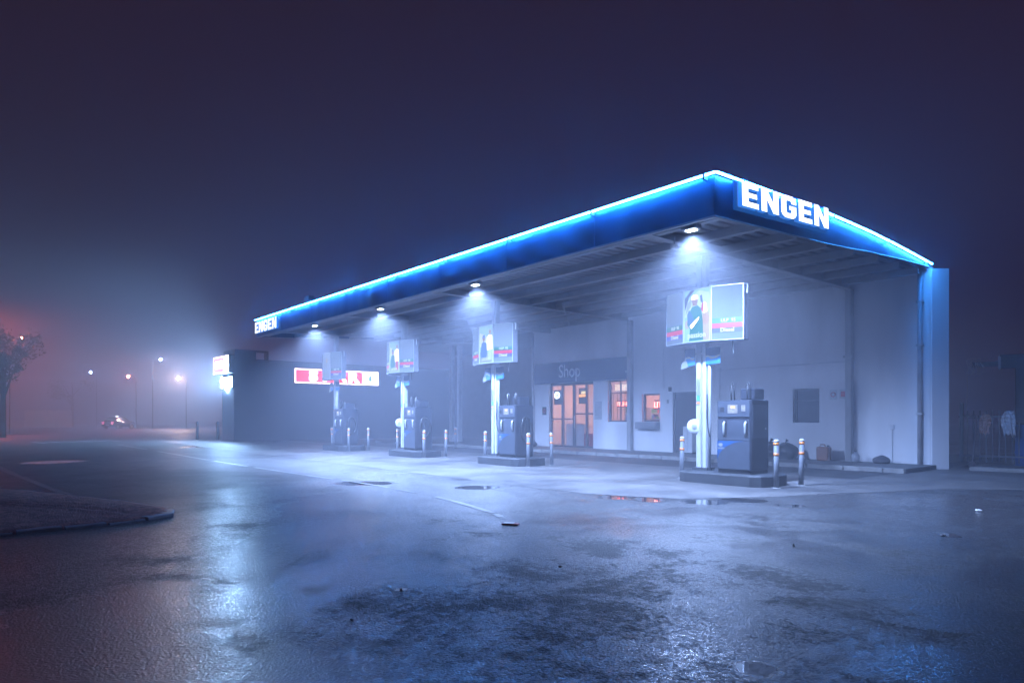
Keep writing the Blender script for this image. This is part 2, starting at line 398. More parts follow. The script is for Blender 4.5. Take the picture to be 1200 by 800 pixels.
# ------------------------------------------------------------------ station building
bld = thing('station_building', 'long white painted filling station building behind the blue lit canopy', 'building', (-15, 20.6, 0))
bld.location = (0, 0, 0)
XL, XR, YF, YB, ZT = -23.1, -6.64, 20.6, 20.85, 5.60
OP = [(-21.95, -19.24, .12, 2.95), (-18.43, -17.34, 1.25, 2.94), (-16.65, -15.8, 1.26, 2.34), (-15.2, -14.1, .12, 2.36), (-10.55, -9.7, 1.26, 2.33)]
w = MB()
xs = sorted({XL, XR, *[o[0] for o in OP], *[o[1] for o in OP]}); zs = sorted({0.0, ZT, *[o[2] for o in OP], *[o[3] for o in OP]})
for i in range(len(xs) - 1):
    for j in range(len(zs) - 1):
        cx, cz = (xs[i] + xs[i + 1]) / 2, (zs[j] + zs[j + 1]) / 2
        if any(a < cx < b_ and c < cz < d for a, b_, c, d in OP): continue
        w.quad((xs[i], YF, zs[j]), (xs[i + 1], YF, zs[j]), (xs[i + 1], YF, zs[j + 1]), (xs[i], YF, zs[j + 1]))
        w.quad((xs[i], YB, zs[j]), (xs[i], YB, zs[j + 1]), (xs[i + 1], YB, zs[j + 1]), (xs[i + 1], YB, zs[j]))
for a, b_, c, d in OP:
    w.quad((a, YF, c), (a, YF, d), (a, YB, d), (a, YB, c)); w.quad((b_, YF, c), (b_, YB, c), (b_, YB, d), (b_, YF, d))
    w.quad((a, YF, d), (b_, YF, d), (b_, YB, d), (a, YB, d)); w.quad((a, YF, c), (a, YB, c), (b_, YB, c), (b_, YF, c))
w.quad((XL, YF, ZT), (XR, YF, ZT), (XR, YB, ZT), (XL, YB, ZT)); w.quad((XL, YF, 0), (XL, YF, ZT), (XL, YB, ZT), (XL, YB, 0))
w.quad((XR, YF, 0), (XR, YB, 0), (XR, YB, ZT), (XR, YF, ZT))
w.build('front_wall', WALLW, bld)
MB().prism([(-6.575, 20.56), (-6.27, 20.88), (-6.30, 20.95), (-6.62, 20.95), (-6.62, 20.56)], (0, 5.5), 'z').build('end_pier', WALLW, bld)
bx('rear_wall', WALLW, bld, -34, -9.2, 28.6, 28.85, 0, 5.3)
bx('cross_wall', WALLW, bld, -9.45, -9.2, 22.1, 28.597, 0, 5.3)
bx('cross_wall', WALLW, bld, -9.197, -6.65, 20.86, 22.097, 0, 5.55)
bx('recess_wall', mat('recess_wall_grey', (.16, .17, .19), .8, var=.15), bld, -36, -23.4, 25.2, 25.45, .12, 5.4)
bx('cross_wall', WALLW, bld, -23.35, -23.1, 20.853, 28.597, 0, 5.5)
bx('roof', mat('flat_roof_sheet', (.25, .25, .26), .7), bld, -36.2, -9.2, 20.87, 28.9, 5.605, 5.72)
# wall columns with the downpipes that carry on from the canopy beams
for i, x in enumerate((-8.75, -17.17)):
    c = bx('wall_column', BEAMM, bld, x - .09, x + .09, 20.40, 20.597, .12, 5.25, ch=.012)
    bx('bracket', GREYST, c, x - .13, x + .13, 20.37, 20.395, 3.2, 3.27)
    bx('base_plate', GREYST, c, x - .16, x + .16, 20.34, 20.596, .121, .15)
MB().tube([(-22.95, 20.52, .13), (-22.95, 20.52, 5.3)], .055, 10).build('downpipe', WHITE, bld, True)
dp = MB().tube([(-6.86, 20.50, .13), (-6.86, 20.50, 5.45)], .06, 10).build('downpipe', mat('aged_downpipe', (.33, .33, .36), .5, var=.3), bld, True)
for z in (1.5, 3.4, 4.6): bx('pipe_clamp', GREYST, dp, -6.94, -6.78, 20.43, 20.595, z, z + .05)
for x in (-28.9, -29.6):                                                # posts at the open far end of the wall
    bx('end_post', WHITE, bld, x - .11, x + .11, 20.5, 20.72, .12, 5.3, ch=.015)
for pts in ([(-13.2, 20.575, .14), (-13.2, 20.575, 3.1), (-9.6, 20.575, 3.1), (-8.9, 20.575, 3.1)], [(-15.6, 20.575, 2.5), (-15.6, 20.575, 4.3), (-13.6, 20.575, 4.3)], [(-7.6, 20.575, .14), (-7.6, 20.575, 1.1)]):
    MB().tube(pts, .016, 6).build('conduit', WHITE, bld)
for x, z in ((-13.2, 3.1), (-13.6, 4.3), (-7.6, 1.15), (-11.9, 1.45)): bx('junction_box', WHITE, bld, x - .06, x + .06, 20.54, 20.597, z - .06, z + .06, ch=.01)
# glazed shop door
dr = thing_d = MB().box(-21.95, -19.24, 20.70, 20.78, 2.83, 2.949).build('shop_door', FRAME, bld)
for a, b_ in ((-21.949, -21.86), (-21.25, -21.13), (-20.55, -20.41), (-19.78, -19.68), (-19.33, -19.241)):
    bx('door_stile', FRAME, dr, a, b_, 20.70, 20.78, .125, 2.828)
for (a, b_), z in zip(((-21.858, -21.252), (-21.128, -20.552), (-20.408, -19.782), (-19.678, -19.332)), (1.32, 1.32, 1.55, 1.55)):
    bx('door_rail', FRAME, dr, a, b_, 20.71, 20.77, z, z + .06); bx('door_rail', FRAME, dr, a, b_, 20.71, 20.77, .126, .20)
    bx('pane', GLASS, dr, a, b_, 20.738, 20.744, .202, z - .002); bx('pane', GLASS, dr, a, b_, 20.738, 20.744, z + .062, 2.826)
for x in (-20.58, -20.37): MB().tube([(x, 20.66, .95), (x, 20.64, 1.0), (x, 20.64, 1.45), (x, 20.66, 1.5)], .014, 6).build('handle', GREYST, dr)
def window(x0, x1, z0, z1, mull, trans, blind=None, sill=True):
    f = MB()
    f.box(x0 + .001, x0 + .06, 20.72, 20.79, z0 + .001, z1 - .001); f.box(x1 - .06, x1 - .001, 20.72, 20.79, z0 + .001, z1 - .001)
    f.box(x0 + .061, x1 - .061, 20.72, 20.79, z1 - .06, z1 - .001); f.box(x0 + .061, x1 - .061, 20.72, 20.79, z0 + .001, z0 + .06)
    wn = f.build('window', FRAME, bld)
    for x in mull: bx('mullion', FRAME, wn, x - .025, x + .025, 20.725, 20.785, z0 + .062, z1 - .062)
    for z in trans: bx('transom', FRAME, wn, x0 + .062, x1 - .062, 20.728, 20.782, z - .025, z + .025)
    bx('pane', GLASS, wn, x0 + .062, x1 - .062, 20.752, 20.758, z0 + .062, z1 - .062)
    return wn
wn = window(*OP[1], [-17.86], [2.42])
for i in range(5): bx('burglar_bar', DARKST, wn, -18.30 + i * .2, -18.285 + i * .2, 20.80, 20.815, 1.32, 2.38)
hw = window(*OP[2], [], [])
bx('serving_tray', mat('stainless_tray', (.34, .35, .38), .35, .7), hw, -16.80, -15.78, 20.34, 20.719, .98, 1.25, ch=.02)
sw = window(*OP[4], [], [1.95])
BLIND = mat('closed_blind', (.20, .19, .22), .7)
for i in range(13): bx('blind_slat', BLIND, sw, -10.48, -9.77, 20.80, 20.825, 1.32 + i * .046, 1.36 + i * .046)
bx('blind_backing', DARKST, sw, -10.55, -9.7, 20.84, 20.849, 1.27, 2.32)
gd = bx('service_door', DOORG, bld, -15.13, -14.17, 20.70, 20.76, .13, 2.29)
bx('door_frame', mat('door_frame_grey', (.16, .17, .2), .5), gd, -15.199, -15.132, 20.66, 20.78, .125, 2.359)
bx('door_frame', mat('door_frame_grey', (.16, .17, .2), .5), gd, -14.168, -14.101, 20.66, 20.78, .125, 2.359)
bx('door_frame', mat('door_frame_grey', (.16, .17, .2), .5), gd, -15.13, -14.17, 20.66, 20.78, 2.293, 2.359)
bx('door_panel', DOORG, gd, -15.03, -14.27, 20.688, 20.699, .25, 1.25); bx('door_panel', DOORG, gd, -15.03, -14.27, 20.688, 20.699, 1.35, 2.18)
MB().tube([(-14.32, 20.69, 1.2), (-14.32, 20.62, 1.2), (-14.45, 20.62, 1.2)], .014, 6).build('handle', GREYST, gd)

# shop interior, lit
INT = mat('interior_cream', (.62, .52, .46), .7, var=.1); 
bx('interior_floor', mat('interior_tiles', (.35, .33, .32), .4), bld, -23.09, -9.46, 20.86, 28.59, .121, .14)
bx('interior_ceiling', INT, bld, -23.09, -9.46, 20.86, 28.59, 3.3, 3.36)
bx('interior_partition', INT, bld, -23.09, -15.45, 25.4, 25.5, .141, 3.298)
bx('interior_partition', INT, bld, -15.44, -15.34, 20.86, 25.5, .141, 3.298)
TUBE = glow('shop_tube_light', (1, .44, .26), 70.0)
for x in (-21.2, -19.2, -17.3): bx('ceiling_tube', TUBE, bld, x - .6, x + .6, 22.6, 22.75, 3.2, 3.29)
def stack_shelf(x, y, wd, label):
    t = thing('shop_shelf', label, 'shelf', (x, y, .14))
    bx('side_panel', WHITE, t, -wd / 2, -wd / 2 + .03, -.2, .2, 0, 1.7); bx('side_panel', WHITE, t, wd / 2 - .03, wd / 2, -.2, .2, 0, 1.7)
    cols = [mat('pack_red', (.5, .05, .04), .4), mat('pack_yellow', (.6, .42, .05), .4), mat('pack_blue', (.06, .12, .45), .4), mat('pack_white', (.6, .6, .58), .4), mat('pack_green', (.06, .3, .1), .4)]
    for k in range(5):
        sh = bx('shelf_board', WHITE, t, -wd / 2 + .031, wd / 2 - .031, -.2, .2, .1 + k * .34, .13 + k * .34)
        x0 = -wd / 2 + .05
        while x0 < wd / 2 - .16:
            ww = random.uniform(.07, .14); bx('packet', random.choice(cols), sh, x0, x0 + ww, -.17, .12, .131 + k * .34, .131 + k * .34 + random.uniform(.14, .27)); x0 += ww + .015
stack_shelf(-18.0, 22.0, 1.1, 'shelf of coloured packets seen through the barred shop window')
stack_shelf(-16.3, 24.9, 1.0, 'packed shelf on the back wall behind the serving hatch')
stack_shelf(-19.0, 25.1, 1.4, 'packed shelf at the right behind the glazed shop door')
fr = thing('display_fridge', 'white chest freezer just inside the glazed shop door', 'fridge', (-21.3, 21.75, .14))
bx('body', WHITE, fr, -.45, .75, -.3, .3, 0, 1.0, ch=.03); bx('lid', GLASS, fr, -.42, .72, -.27, .27, 1.005, 1.02)
RED = mat('red_crate', (.42, .04, .05), .45)
for i, (x, n) in enumerate(((-20.35, 2), (-19.75, 3))):
    for k in range(n):
        t = thing('drinks_crate', ['red crate on the floor inside the shop door, left stack', 'red crate in the right stack inside the shop door'][i] + [', lowest', ', second up', ', topmost'][k], 'crate', (x, 21.6, .141 + k * .29), group='red crates inside the shop')
        bx('crate_base', RED, t, -.23, .23, -.16, .16, 0, .03)
        for a in (-.23, .20): bx('crate_side', RED, t, a, a + .03, -.16, .16, .031, .28)
        for a in (-.16, .13): bx('crate_side', RED, t, -.199, .199, a, a + .03, .031, .28)
ns = thing('neon_ring_sign', 'round white and blue lit ring sign in the shop door glass', 'sign', (-21.68, 20.82, 2.42))
bx('backing', DARKST, ns, -.24, .24, .06, .08, -.42, .24)
MB().tube([(.12 * math.cos(a * math.pi / 10), .02, .12 * math.sin(a * math.pi / 10)) for a in range(20)], .035, 8, True).build('ring_tube', glow('neon_white', (.75, .8, 1), 6), ns)
ps = thing('poster_board', 'orange and yellow lit poster on the upper door glass', 'poster', (-20.08, 20.86, 2.36))
bx('panel', mat('poster_back', (.2, .12, .08), .5), ps, -.26, .26, 0, .02, -.34, .34)
bx('print_band', glow('poster_orange', (1, .38, .08), 1.6), ps, -.24, .24, -.008, -.001, -.05, .06); bx('print_band', glow('poster_yellow', (1, .7, .3), 1.2), ps, -.1, .24, -.008, -.001, .08, .2)
def neon_word(x, z, y, col, label, size):
    t = thing('neon_sign', label, 'sign', (x, y, z))
    bx('backing', DARKST, t, -size * 1.15, size * 1.15, .03, .04, -size * .55, size * .55)
    rnd = random.Random(len(label)); x0 = -size * 1.0; g = glow('neon_' + label[:4], col, 9); st = MB()
    while x0 < size * .95:                                              # blurred strokes: the word cannot be read in the photograph
        hgt = size * rnd.uniform(.28, .38); st.box(x0, x0 + size * .07, -.012, .012, -hgt, hgt); zz = rnd.choice((-hgt * .85, 0, hgt * .85)); st.box(x0 + size * .071, x0 + size * .26, -.012, .012, zz - size * .035, zz + size * .035); x0 += size * .36
    st.build('lettering', g, t)
neon_word( -17.92, 1.98, 20.93, (1, .16, .1), 'red neon sign hanging inside the barred shop window', .26)
neon_word( -15.98, 1.92, 20.95, (1, .2, .14), 'bright red neon sign hanging inside the serving hatch', .34)
bx_ = thing('window_banner', 'lit cream menu strip across the top of the barred shop window', 'banner', (-17.88, 20.86, 2.66))
bx('panel', glow('banner_cream', (1, .72, .5), .9, var=.6, scale=14), bx_, -.38, .44, 0, .015, -.14, .12)
ct = thing('till_counter', 'dark till counter behind the serving hatch window', 'counter', (-16.2, 21.6, .14))
bx('counter_body', DARKST, ct, -.6, .6, -.3, .3, 0, 1.2); bx('counter_top', GREYST, ct, -.62, .62, -.32, .32, 1.201, 1.24)
bx('till', BLACK, ct, -.1, .2, -.15, .15, 1.241, 1.5, ch=.03); bx('till_screen', glow('till_screen', (.7, .8, 1), 2), ct, -.06, .12, -.16, -.152, 1.36, 1.47)

# signs and things on and beside the wall
sg = thing('shop_sign', 'long navy blue sign box reading Shop above the glazed door', 'sign', (-19.95, 20.45, 3.395))
bx('panel', NAVY, sg, -2.85, 2.85, 0, .147, -.445, .445, ch=.01)
text('Shop', .80, 'lettering', SIGNTXT, sg, (-.55, -.006, .02), FRONT, .004, .006, sx=.84)
def plate(name, label, x, z, w_, h_, m, mark=None, y=20.597):
    t = thing(name, label, 'sign', (x, y, z)); bx('plate', m, t, -w_ / 2, w_ / 2, -.012, 0, -h_ / 2, h_ / 2)
    if mark: MB().tube([(math.cos(a * math.pi / 8) * w_ * .3, -.016, math.sin(a * math.pi / 8) * w_ * .3) for a in range(16)], w_ * .06, 5, True).build('symbol', mark, t)
    return t
REDP = mat('red_print', (.55, .04, .05), .5)
p1 = plate('safety_sign', 'small white safety sign with red circle right of the dark window', -9.27, 2.12, .22, .30, WHITE, REDP)
p2 = plate('safety_sign', 'small white safety sign beside the wall column', -8.98, 2.13, .20, .28, WHITE, None)
bx('symbol', REDP, p2, -.06, .06, -.016, -.0125, -.08, .08)
plate('notice_board', 'dark framed notice on the white wall left of the shop door', -22.25, 1.72, .26, .36, DARKST, REDP)
plate('price_notice', 'faint grey printed notice on the wall right of the shop door', -18.95, 1.72, .40, .75, mat('faded_notice', (.48, .5, .53), .6, var=.2, scale=12))
plate('alarm_box', 'small dark alarm box on the wall above the grey service door corner', -15.32, 2.48, .14, .16, DARKST)
plate('intercom_box', 'small grey intercom box on the wall left of the service door', -15.42, 2.02, .09, .15, GREYST)
wb = thing('white_cabinet', 'waist high white metal cabinet standing before the grey service door', 'cabinet', (-14.32, 20.42, .12))
bx('body', WHITE, wb, -.2, .2, -.15, .15, .03, .98, ch=.015); bx('base', DARKST, wb, -.18, .18, -.13, .13, 0, .029); bx('door_seam', GREYST, wb, -.005, .005, -.156, -.1505, .1, .9)

BAG = mat('black_refuse_bag', (.02, .022, .026), .3, bump=.6, bscale=9)
def lump(name, c, rx, ry, h, m, seed, parent=None, n=14):
    rnd = random.Random(seed); ph = [rnd.uniform(0, 6.28) for _ in range(5)]; b = MB(); rings = []
    for k in range(8):
        t = k / 7; r = math.sin(math.pi * (.22 + .76 * t)) ** .7; z = h * (t ** .85)
        rings.append([(c[0] + rx * r * math.cos(a) * (1 + .10 * math.sin(3 * a + ph[0] + 3 * t) + .06 * math.sin(5 * a + ph[1])), c[1] + ry * r * math.sin(a) * (1 + .1 * math.sin(4 * a + ph[2] + 2 * t)), c[2] + z + .02 * math.sin(4 * a + ph[3])*t) for a in [2 * math.pi * i / n for i in range(n)]])
    b.loft(rings); return b.build(name, m, parent, True)
for x, y, r_, h, l, s_ in ((-11.05, 20.1, .30, .62, 'left black refuse bag heaped against the wall behind the nearest pump', 3), (-10.55, 20.12, .40, .60, 'right bulging black refuse bag against the wall beneath the dark window', 5)):
    t = thing('refuse_bag', l, 'bag', (x, y, .12), group='black refuse bags'); lump('bag_body', (0, 0, -.01), r_, .3, h * .86, BAG, s_, t)
    MB().tube([(0, 0, h * .8), (.03, 0, h * .92), (.06, .02, h)], .05, 7, radii=[.05, .03, .06]).build('knot', BAG, t)
jc = thing('jerrycan', 'orange brown plastic jerrycan on the pavement by the wall', 'jerrycan', (-9.35, 20.15, .12))
JM = mat('brown_orange_plastic', (.34, .15, .09), .4)
bx('body', JM, jc, -.19, .19, -.12, .12, 0, .42, ch=.04); MB().tube([(-.12, 0, .42), (-.1, 0, .48), (.02, 0, .48), (.05, 0, .42)], .018, 7).build('handle', JM, jc); MB().cyl((.13, 0), .035, .42, .47, 10).build('cap', DARKST, jc)
jb = thing('plastic_bottle', 'small pale plastic bottle on the pavement beside the wall column', 'bottle', (-8.45, 20.2, .12))
MB().lathe((0, 0, 0), [(.09, 0), (.11, .03), (.11, .2), (.05, .27), (.03, .28), (.03, .3)], 12).build('body', mat('cloudy_plastic', (.4, .42, .46), .3), jb, True); MB().cyl((0, 0), .034, .3, .33, 10).build('cap', DARKST, jb)
tag(lump('cement_lump', (-7.72, 20.2, .115), .24, .16, .22, mat('dark_lump', (.06, .06, .07), .7), 11), 'low dark lump lying on the pavement near the right downpipe', 'lump')
tag(lump('ball_bundle', (-22.55, 20.2, .115), .16, .16, .24, mat('dark_lump', (.06, .06, .07), .7), 12), 'small dark bundle at the wall foot left of the shop door', 'bundle')

# ------------------------------------------------------------------ canopy
can = thing('forecourt_canopy', 'flat blue canopy over the pumps with a glowing blue light tube', 'canopy', (-18, 15.4, 5))
can.location = (0, 0, 0)
CX0, CX1, CY0, CY1 = -29.6, -6.64, 10.2, 20.58
ZB, ZTOP = 4.96, 5.66
# front fascia in sheet lengths, slightly dented
n = 8
for i in range(n):
    a, c = CX0 + (CX1 - CX0) * i / n, CX0 + (CX1 - CX0) * (i + 1) / n
    f = MB(); cols = 24; rows = 8; grid = []
    for r_ in range(rows + 1):
        row = []
        for q in range(cols + 1):
            x = a + .002 + (c - a - .004) * q / cols; t = r_ / rows; z = ZB + (ZTOP - ZB) * t
            d = .009 * math.sin(x * 2.9 + 1.3 * i) * math.sin(t * 3.1) + (.008 * math.sin(x * 7.1 + z * 9) if i in (1, 4, 5, 6) else .006 * math.sin(x * 9))
            d -= .03 * math.exp(-((x + 14.6) ** 2 + (z - 5.2) ** 2 * 6) * 9) + .04 * math.exp(-((x + 18.9) ** 2 + (z - 5.3) ** 2 * 5) * 7)
            row.append((x, CY0 + (0 if r_ in (0, rows) else d), z))
        grid.append(row)
    for r_ in range(rows):
        for q in range(cols): f.quad(grid[r_][q], grid[r_][q + 1], grid[r_ + 1][q + 1], grid[r_ + 1][q])
    f.quad((a, CY0 + .06, ZB), (c, CY0 + .06, ZB), (c, CY0, ZB), (a, CY0, ZB)); f.quad((a, CY0, ZTOP), (c, CY0, ZTOP), (c, CY0 + .06, ZTOP), (a, CY0 + .06, ZTOP))
    f.quad((a, CY0 + .06, ZB), (a, CY0 + .06, ZTOP), (c, CY0 + .06, ZTOP), (c, CY0 + .06, ZB))
    f.build('fascia_panel', FASCIA, can, True)
    if i: bx('cover_strip', FASCIA, can, a - .03, a + .03, CY0 - .012, CY0 - .0005, ZB + .01, ZTOP - .01)
def interp(v, tab):
    for (a, za), (b_, zb) in zip(tab, tab[1:]):
        if v <= b_: return za + (zb - za) * (v - a) / (b_ - a)
    return tab[-1][1]
TOPT = [(10.2, 5.66), (12.2, 5.73), (14.2, 5.775), (16, 5.775), (17.4, 5.75), (19, 5.68), (20.6, 5.60)]
BOTT = [(10.2, 4.96), (12.5, 5.08), (14.86, 5.21), (16.7, 5.36), (18.6, 5.48), (20.6, 5.58)]
for s_, x in ((1, CX1), (-1, CX0)):
    m = 8
    for i in range(m):
        f = MB()
        for q in range(4):
            ya, yb = (CY0 + .002 + (CY1 - CY0 - .004) * (i + t / 4) / m for t in (q, q + 1))
            A = [(x, ya, interp(ya, BOTT)), (x, yb, interp(yb, BOTT)), (x + s_ * .006 * math.sin(yb * 3), yb, (interp(yb, BOTT) + interp(yb, TOPT)) / 2), (x + s_ * .006 * math.sin(ya * 3), ya, (interp(ya, BOTT) + interp(ya, TOPT)) / 2)]
            B = [A[3], A[2], (x, yb, interp(yb, TOPT)), (x, ya, interp(ya, TOPT))]
            f.quad(*A); f.quad(*B); xi = x - s_ * .05
            f.quad((xi, ya, interp(ya, BOTT)), (xi, ya, interp(ya, TOPT)), (xi, yb, interp(yb, TOPT)), (xi, yb, interp(yb, BOTT)))
            f.quad((x, ya, interp(ya, BOTT)), (xi, ya, interp(ya, BOTT)), (xi, yb, interp(yb, BOTT)), (x, yb, interp(yb, BOTT)))
        f.build('side_fascia', FASCIA, can)
# pale trim along the lower edges
MB().box(CX0, CX1, CY0 - .015, CY0 + .075, ZB - .035, ZB - .002).build('edge_trim', BEAMM, can)
MB().tube([(CX1 - .01, y, interp(y, BOTT) - .015) for y in (10.2, 12.5, 14.86, 16.7, 18.6, 20.55)], .02, 6).build('edge_trim', BEAMM, can)
MB().tube([(CX0 + .01, y, interp(y, BOTT) - .015) for y in (10.2, 12.5, 14.86, 16.7, 18.6, 20.55)], .02, 6).build('edge_trim', BEAMM, can)
# ribbed roof sheets rising to the wall
def zr(y): return 5.17 + (5.50 - 5.17) * (y - 10.2) / 10.4
nsh = 22
for i in range(nsh):
    a, c = CX0 + .06 + (CX1 - CX0 - .12) * i / nsh, CX0 + .06 + (CX1 - CX0 - .12) * (i + 1) / nsh
    f = MB(); prof = []
    m = 4; pw = (c - a) / m
    for k in range(m): prof += [(a + k * pw, 0), (a + k * pw + pw * .55, 0), (a + k * pw + pw * .62, .04), (a + k * pw + pw * .93, .04)]
    prof.append((c, 0))
    for (xa, da), (xb, db) in zip(prof, prof[1:]):
        f.quad((xa, CY0 + .065, zr(10.2) + da), (xa, CY1, zr(20.6) + da), (xb, CY1, zr(20.6) + db), (xb, CY0 + .065, zr(10.2) + db))
    f.build('roof_sheet', SOFFIT, can)
for y in (10.6, 11.9, 13.25, 14.6, 15.95, 17.3, 18.65, 19.95):
    z = zr(y) - .005
    m_ = MB(); m_.box(CX0 + .07, CX1 - .07, y - .035, y + .035, z - .17, z); m_.box(CX0 + .07, CX1 - .07, y + .036, y + .11, z - .17, z - .155)
    m_.build('purlin', BEAMM, can)
def beam(p, q):
    """tapered I-beam from the fascia to the wall"""
    p, q = Vector(p), Vector(q); d = (q - p).normalized(); nrm = Vector((d.y, -d.x))
    def pt(s, o, z): r_ = p + (q - p) * s + nrm * o; return (r_.x, r_.y, z)
    zb = lambda s: 5.0 + .25 * s
    def zt(s): return zr((p + (q - p) * s).y) - .18
    b = MB()
    for o0, o1, za, zb_ in ((-.012, .012, .0, None), ):
        b.loft([[pt(0, o0, zb(0)), pt(0, o1, zb(0)), pt(0, o1, zt(0) + .17), pt(0, o0, zt(0) + .17)], [pt(1, o0, zb(1)), pt(1, o1, zb(1)), pt(1, o1, zt(1) + .17), pt(1, o0, zt(1) + .17)]])
    b.loft([[pt(0, -.09, zb(0) - .02), pt(0, .09, zb(0) - .02), pt(0, .09, zb(0) - .001), pt(0, -.09, zb(0) - .001)], [pt(1, -.09, zb(1) - .02), pt(1, .09, zb(1) - .02), pt(1, .09, zb(1) - .001), pt(1, -.09, zb(1) - .001)]])
    return b.build('roof_beam', BEAMM, can)
PY = [8.76, 16.28, 21.8, 27.6]
PV = 13.0
def along(u0, u1): return ((-(u0 + (u0 - u1) * (PV - 10.28) / (20.4 - PV)), 10.28), (-u1, 20.4))
beam((-8.3, 10.28), (-8.75, 20.39)); beam(*along(16.28, 17.17)); beam((-21.8, 10.28), (-21.8, 20.55)); beam((-27.6, 10.28), (-27.6, 20.55))
for u in (15.6, 20.9): MB().tube([(-u, 15.2, zr(15.2) - .1), (-u - .35, 15.9, 4.55)], .025, 6).build('brace', BEAMM, can)
# glowing tube round the top edge
LED = glow('led_tube_blue', (.03, .28, 1.0), LED_E, base=(.6, .8, 1))
pts = [(CX0 + (CX1 + .06 - CX0) * i / 12, CY0 - .07, ZTOP + .02) for i in range(13)]
MB().tube(pts, .02, 6).build('light_tube', LED, can, True)
ys = [CY0 - .05 + (CY1 - CY0) * i / 8 for i in range(9)]
MB().tube([(CX1 + .07, y, interp(max(y, 10.2), TOPT) + .02) for y in ys], .02, 6).build('light_tube', LED, can, True)
for i in range(9):
    x = CX0 + 1.2 + i * 2.7; bx('tube_clip', GREYST, can, x - .02, x + .02, CY0 - .1, CY0 + .02, ZTOP - .06, ZTOP + .05)
for y in (11.0, 14.6, 17.6, 20.2): bx('tube_clip', GREYST, can, CX1 - .02, CX1 + .10, y - .02, y + .02, interp(y, TOPT) - .04, interp(y, TOPT) + .05)

# block letters on the canopy edge
LET = {'E': (.75, [(0, 0), (.75, 0), (.75, .22), (.28, .22), (.28, .40), (.68, .40), (.68, .60), (.28, .60), (.28, .78), (.75, .78), (.75, 1), (0, 1)]),
       'N': (.85, [(0, 0), (.27, 0), (.27, .55), (.58, 0), (.85, 0), (.85, 1), (.58, 1), (.58, .45), (.27, 1), (0, 1)]),
       'G': (.80, [(.8, .66), (.8, .78), (.74, .90), (.6, 1), (.2, 1), (.07, .92), (0, .8), (0, .2), (.07, .08), (.2, 0), (.6, 0), (.74, .1), (.8, .22), (.8, .56), (.42, .56), (.42, .38), (.53, .38), (.53, .27), (.48, .22), (.32, .22), (.27, .27), (.27, .73), (.32, .78), (.48, .78), (.53, .73), (.53, .66)])}
WL = glow('letter_face_white', (.86, .92, 1.0), 1.7); WS = glow('letter_side_blue', (.05, .3, 1), .5, base=(.02, .08, .25))
def word(name, label, loc, rot, length, height, back):
    t = thing(name, label, 'sign', loc); t.rotation_euler = rot
    tot = sum(LET[c][0] for c in 'ENGEN') + .13 * 4; k = length / tot; x = 0
    for c in 'ENGEN':
        wd, pl = LET[c]; b = MB(); P = [((x + a) * k, z * height) for a, z in pl]; nP = len(P)
        b.loft([[(a, .0, z) for a, z in P], [(a, -.09, z) for a, z in P]], cap=False); b.mi = [1] * len(b.f)
        b.cur = 0; b.quad(*[(a, -.09, z) for a, z in P])
        b.build('letter', [WL, WS], t); x += wd + .13
    if back: bx('back_tray', glow('letter_tray_blue', (.02, .2, .8), .22, base=(.006, .03, .12)), t, -.12, length + .1, .004, .02, -.07, height + .06)
    return t
ws = word('canopy_sign', 'large white lit ENGEN letters on the near short side of the canopy', (CX1 + .075, 10.82, 5.215), (0, R(-3.2), R(90)), 3.36, .43, True)
word('canopy_sign', 'small distant white lit ENGEN letters at the far left end of the canopy', (-29.45, CY0 - .035, 5.08), (0, 0, 0), 2.5, .46, False)
ch = thing('roof_bracket', 'dark bent steel bracket on top of the canopy far end', 'bracket', (-26.6, 11.2, 5.2))
MB().tube([(0, 0, 0), (0, 0, .85), (.45, -.1, 1.05)], .05, 8).build('arm', DARKST, ch); MB().box(.3, .75, -.22, .02, .98, 1.14).build('head', DARKST, ch)

# ------------------------------------------------------------------ floodlights under the front edge
LENS = glow('flood_lens', (.80, .90, 1), 30)
for i, u in enumerate((7.3, 13.95, 19.0, 24.05)):
    l = ['nearest bright floodlight under the canopy front edge by the corner', 'second bright floodlight from the near corner under the canopy edge', 'third bright floodlight from the near corner under the canopy edge', 'farthest bright floodlight under the canopy front edge'][i]
    t = thing('floodlight', l, 'lamp', (-u, 10.45, 4.97), group='floodlights along the canopy edge')
    MB().cbox(-.17, .17, -.11, .11, -.09, -.001, .025).build('housing', GREYST, t)
    MB().box(-.09, .09, -.05, .06, -.100, -.091).build('lens', LENS, t)
    ld = bpy.data.lights.new('floodlight_beam', 'SPOT'); ld.energy = FLOOD_W; ld.color = (.38, .55, 1); ld.spot_size = R(150); ld.spot_blend = .75; ld.shadow_soft_size = .08
    lo = bpy.data.objects.new('floodlight_beam', ld); COL.objects.link(lo); lo.parent = t; lo.location = (0, 0, -.2); lo.rotation_euler = (R(9), 0, 0)
cm = thing('security_camera', 'small white camera hanging from the canopy near the corner lamp', 'camera', (-8.0, 10.9, 4.98))
MB().tube([(0, 0, 0), (0, 0, -.16)], .015, 6).build('stem', WHITE, cm); bx('camera_body', WHITE, cm, -.04, .04, -.1, .1, -.24, -.16, ch=.015)

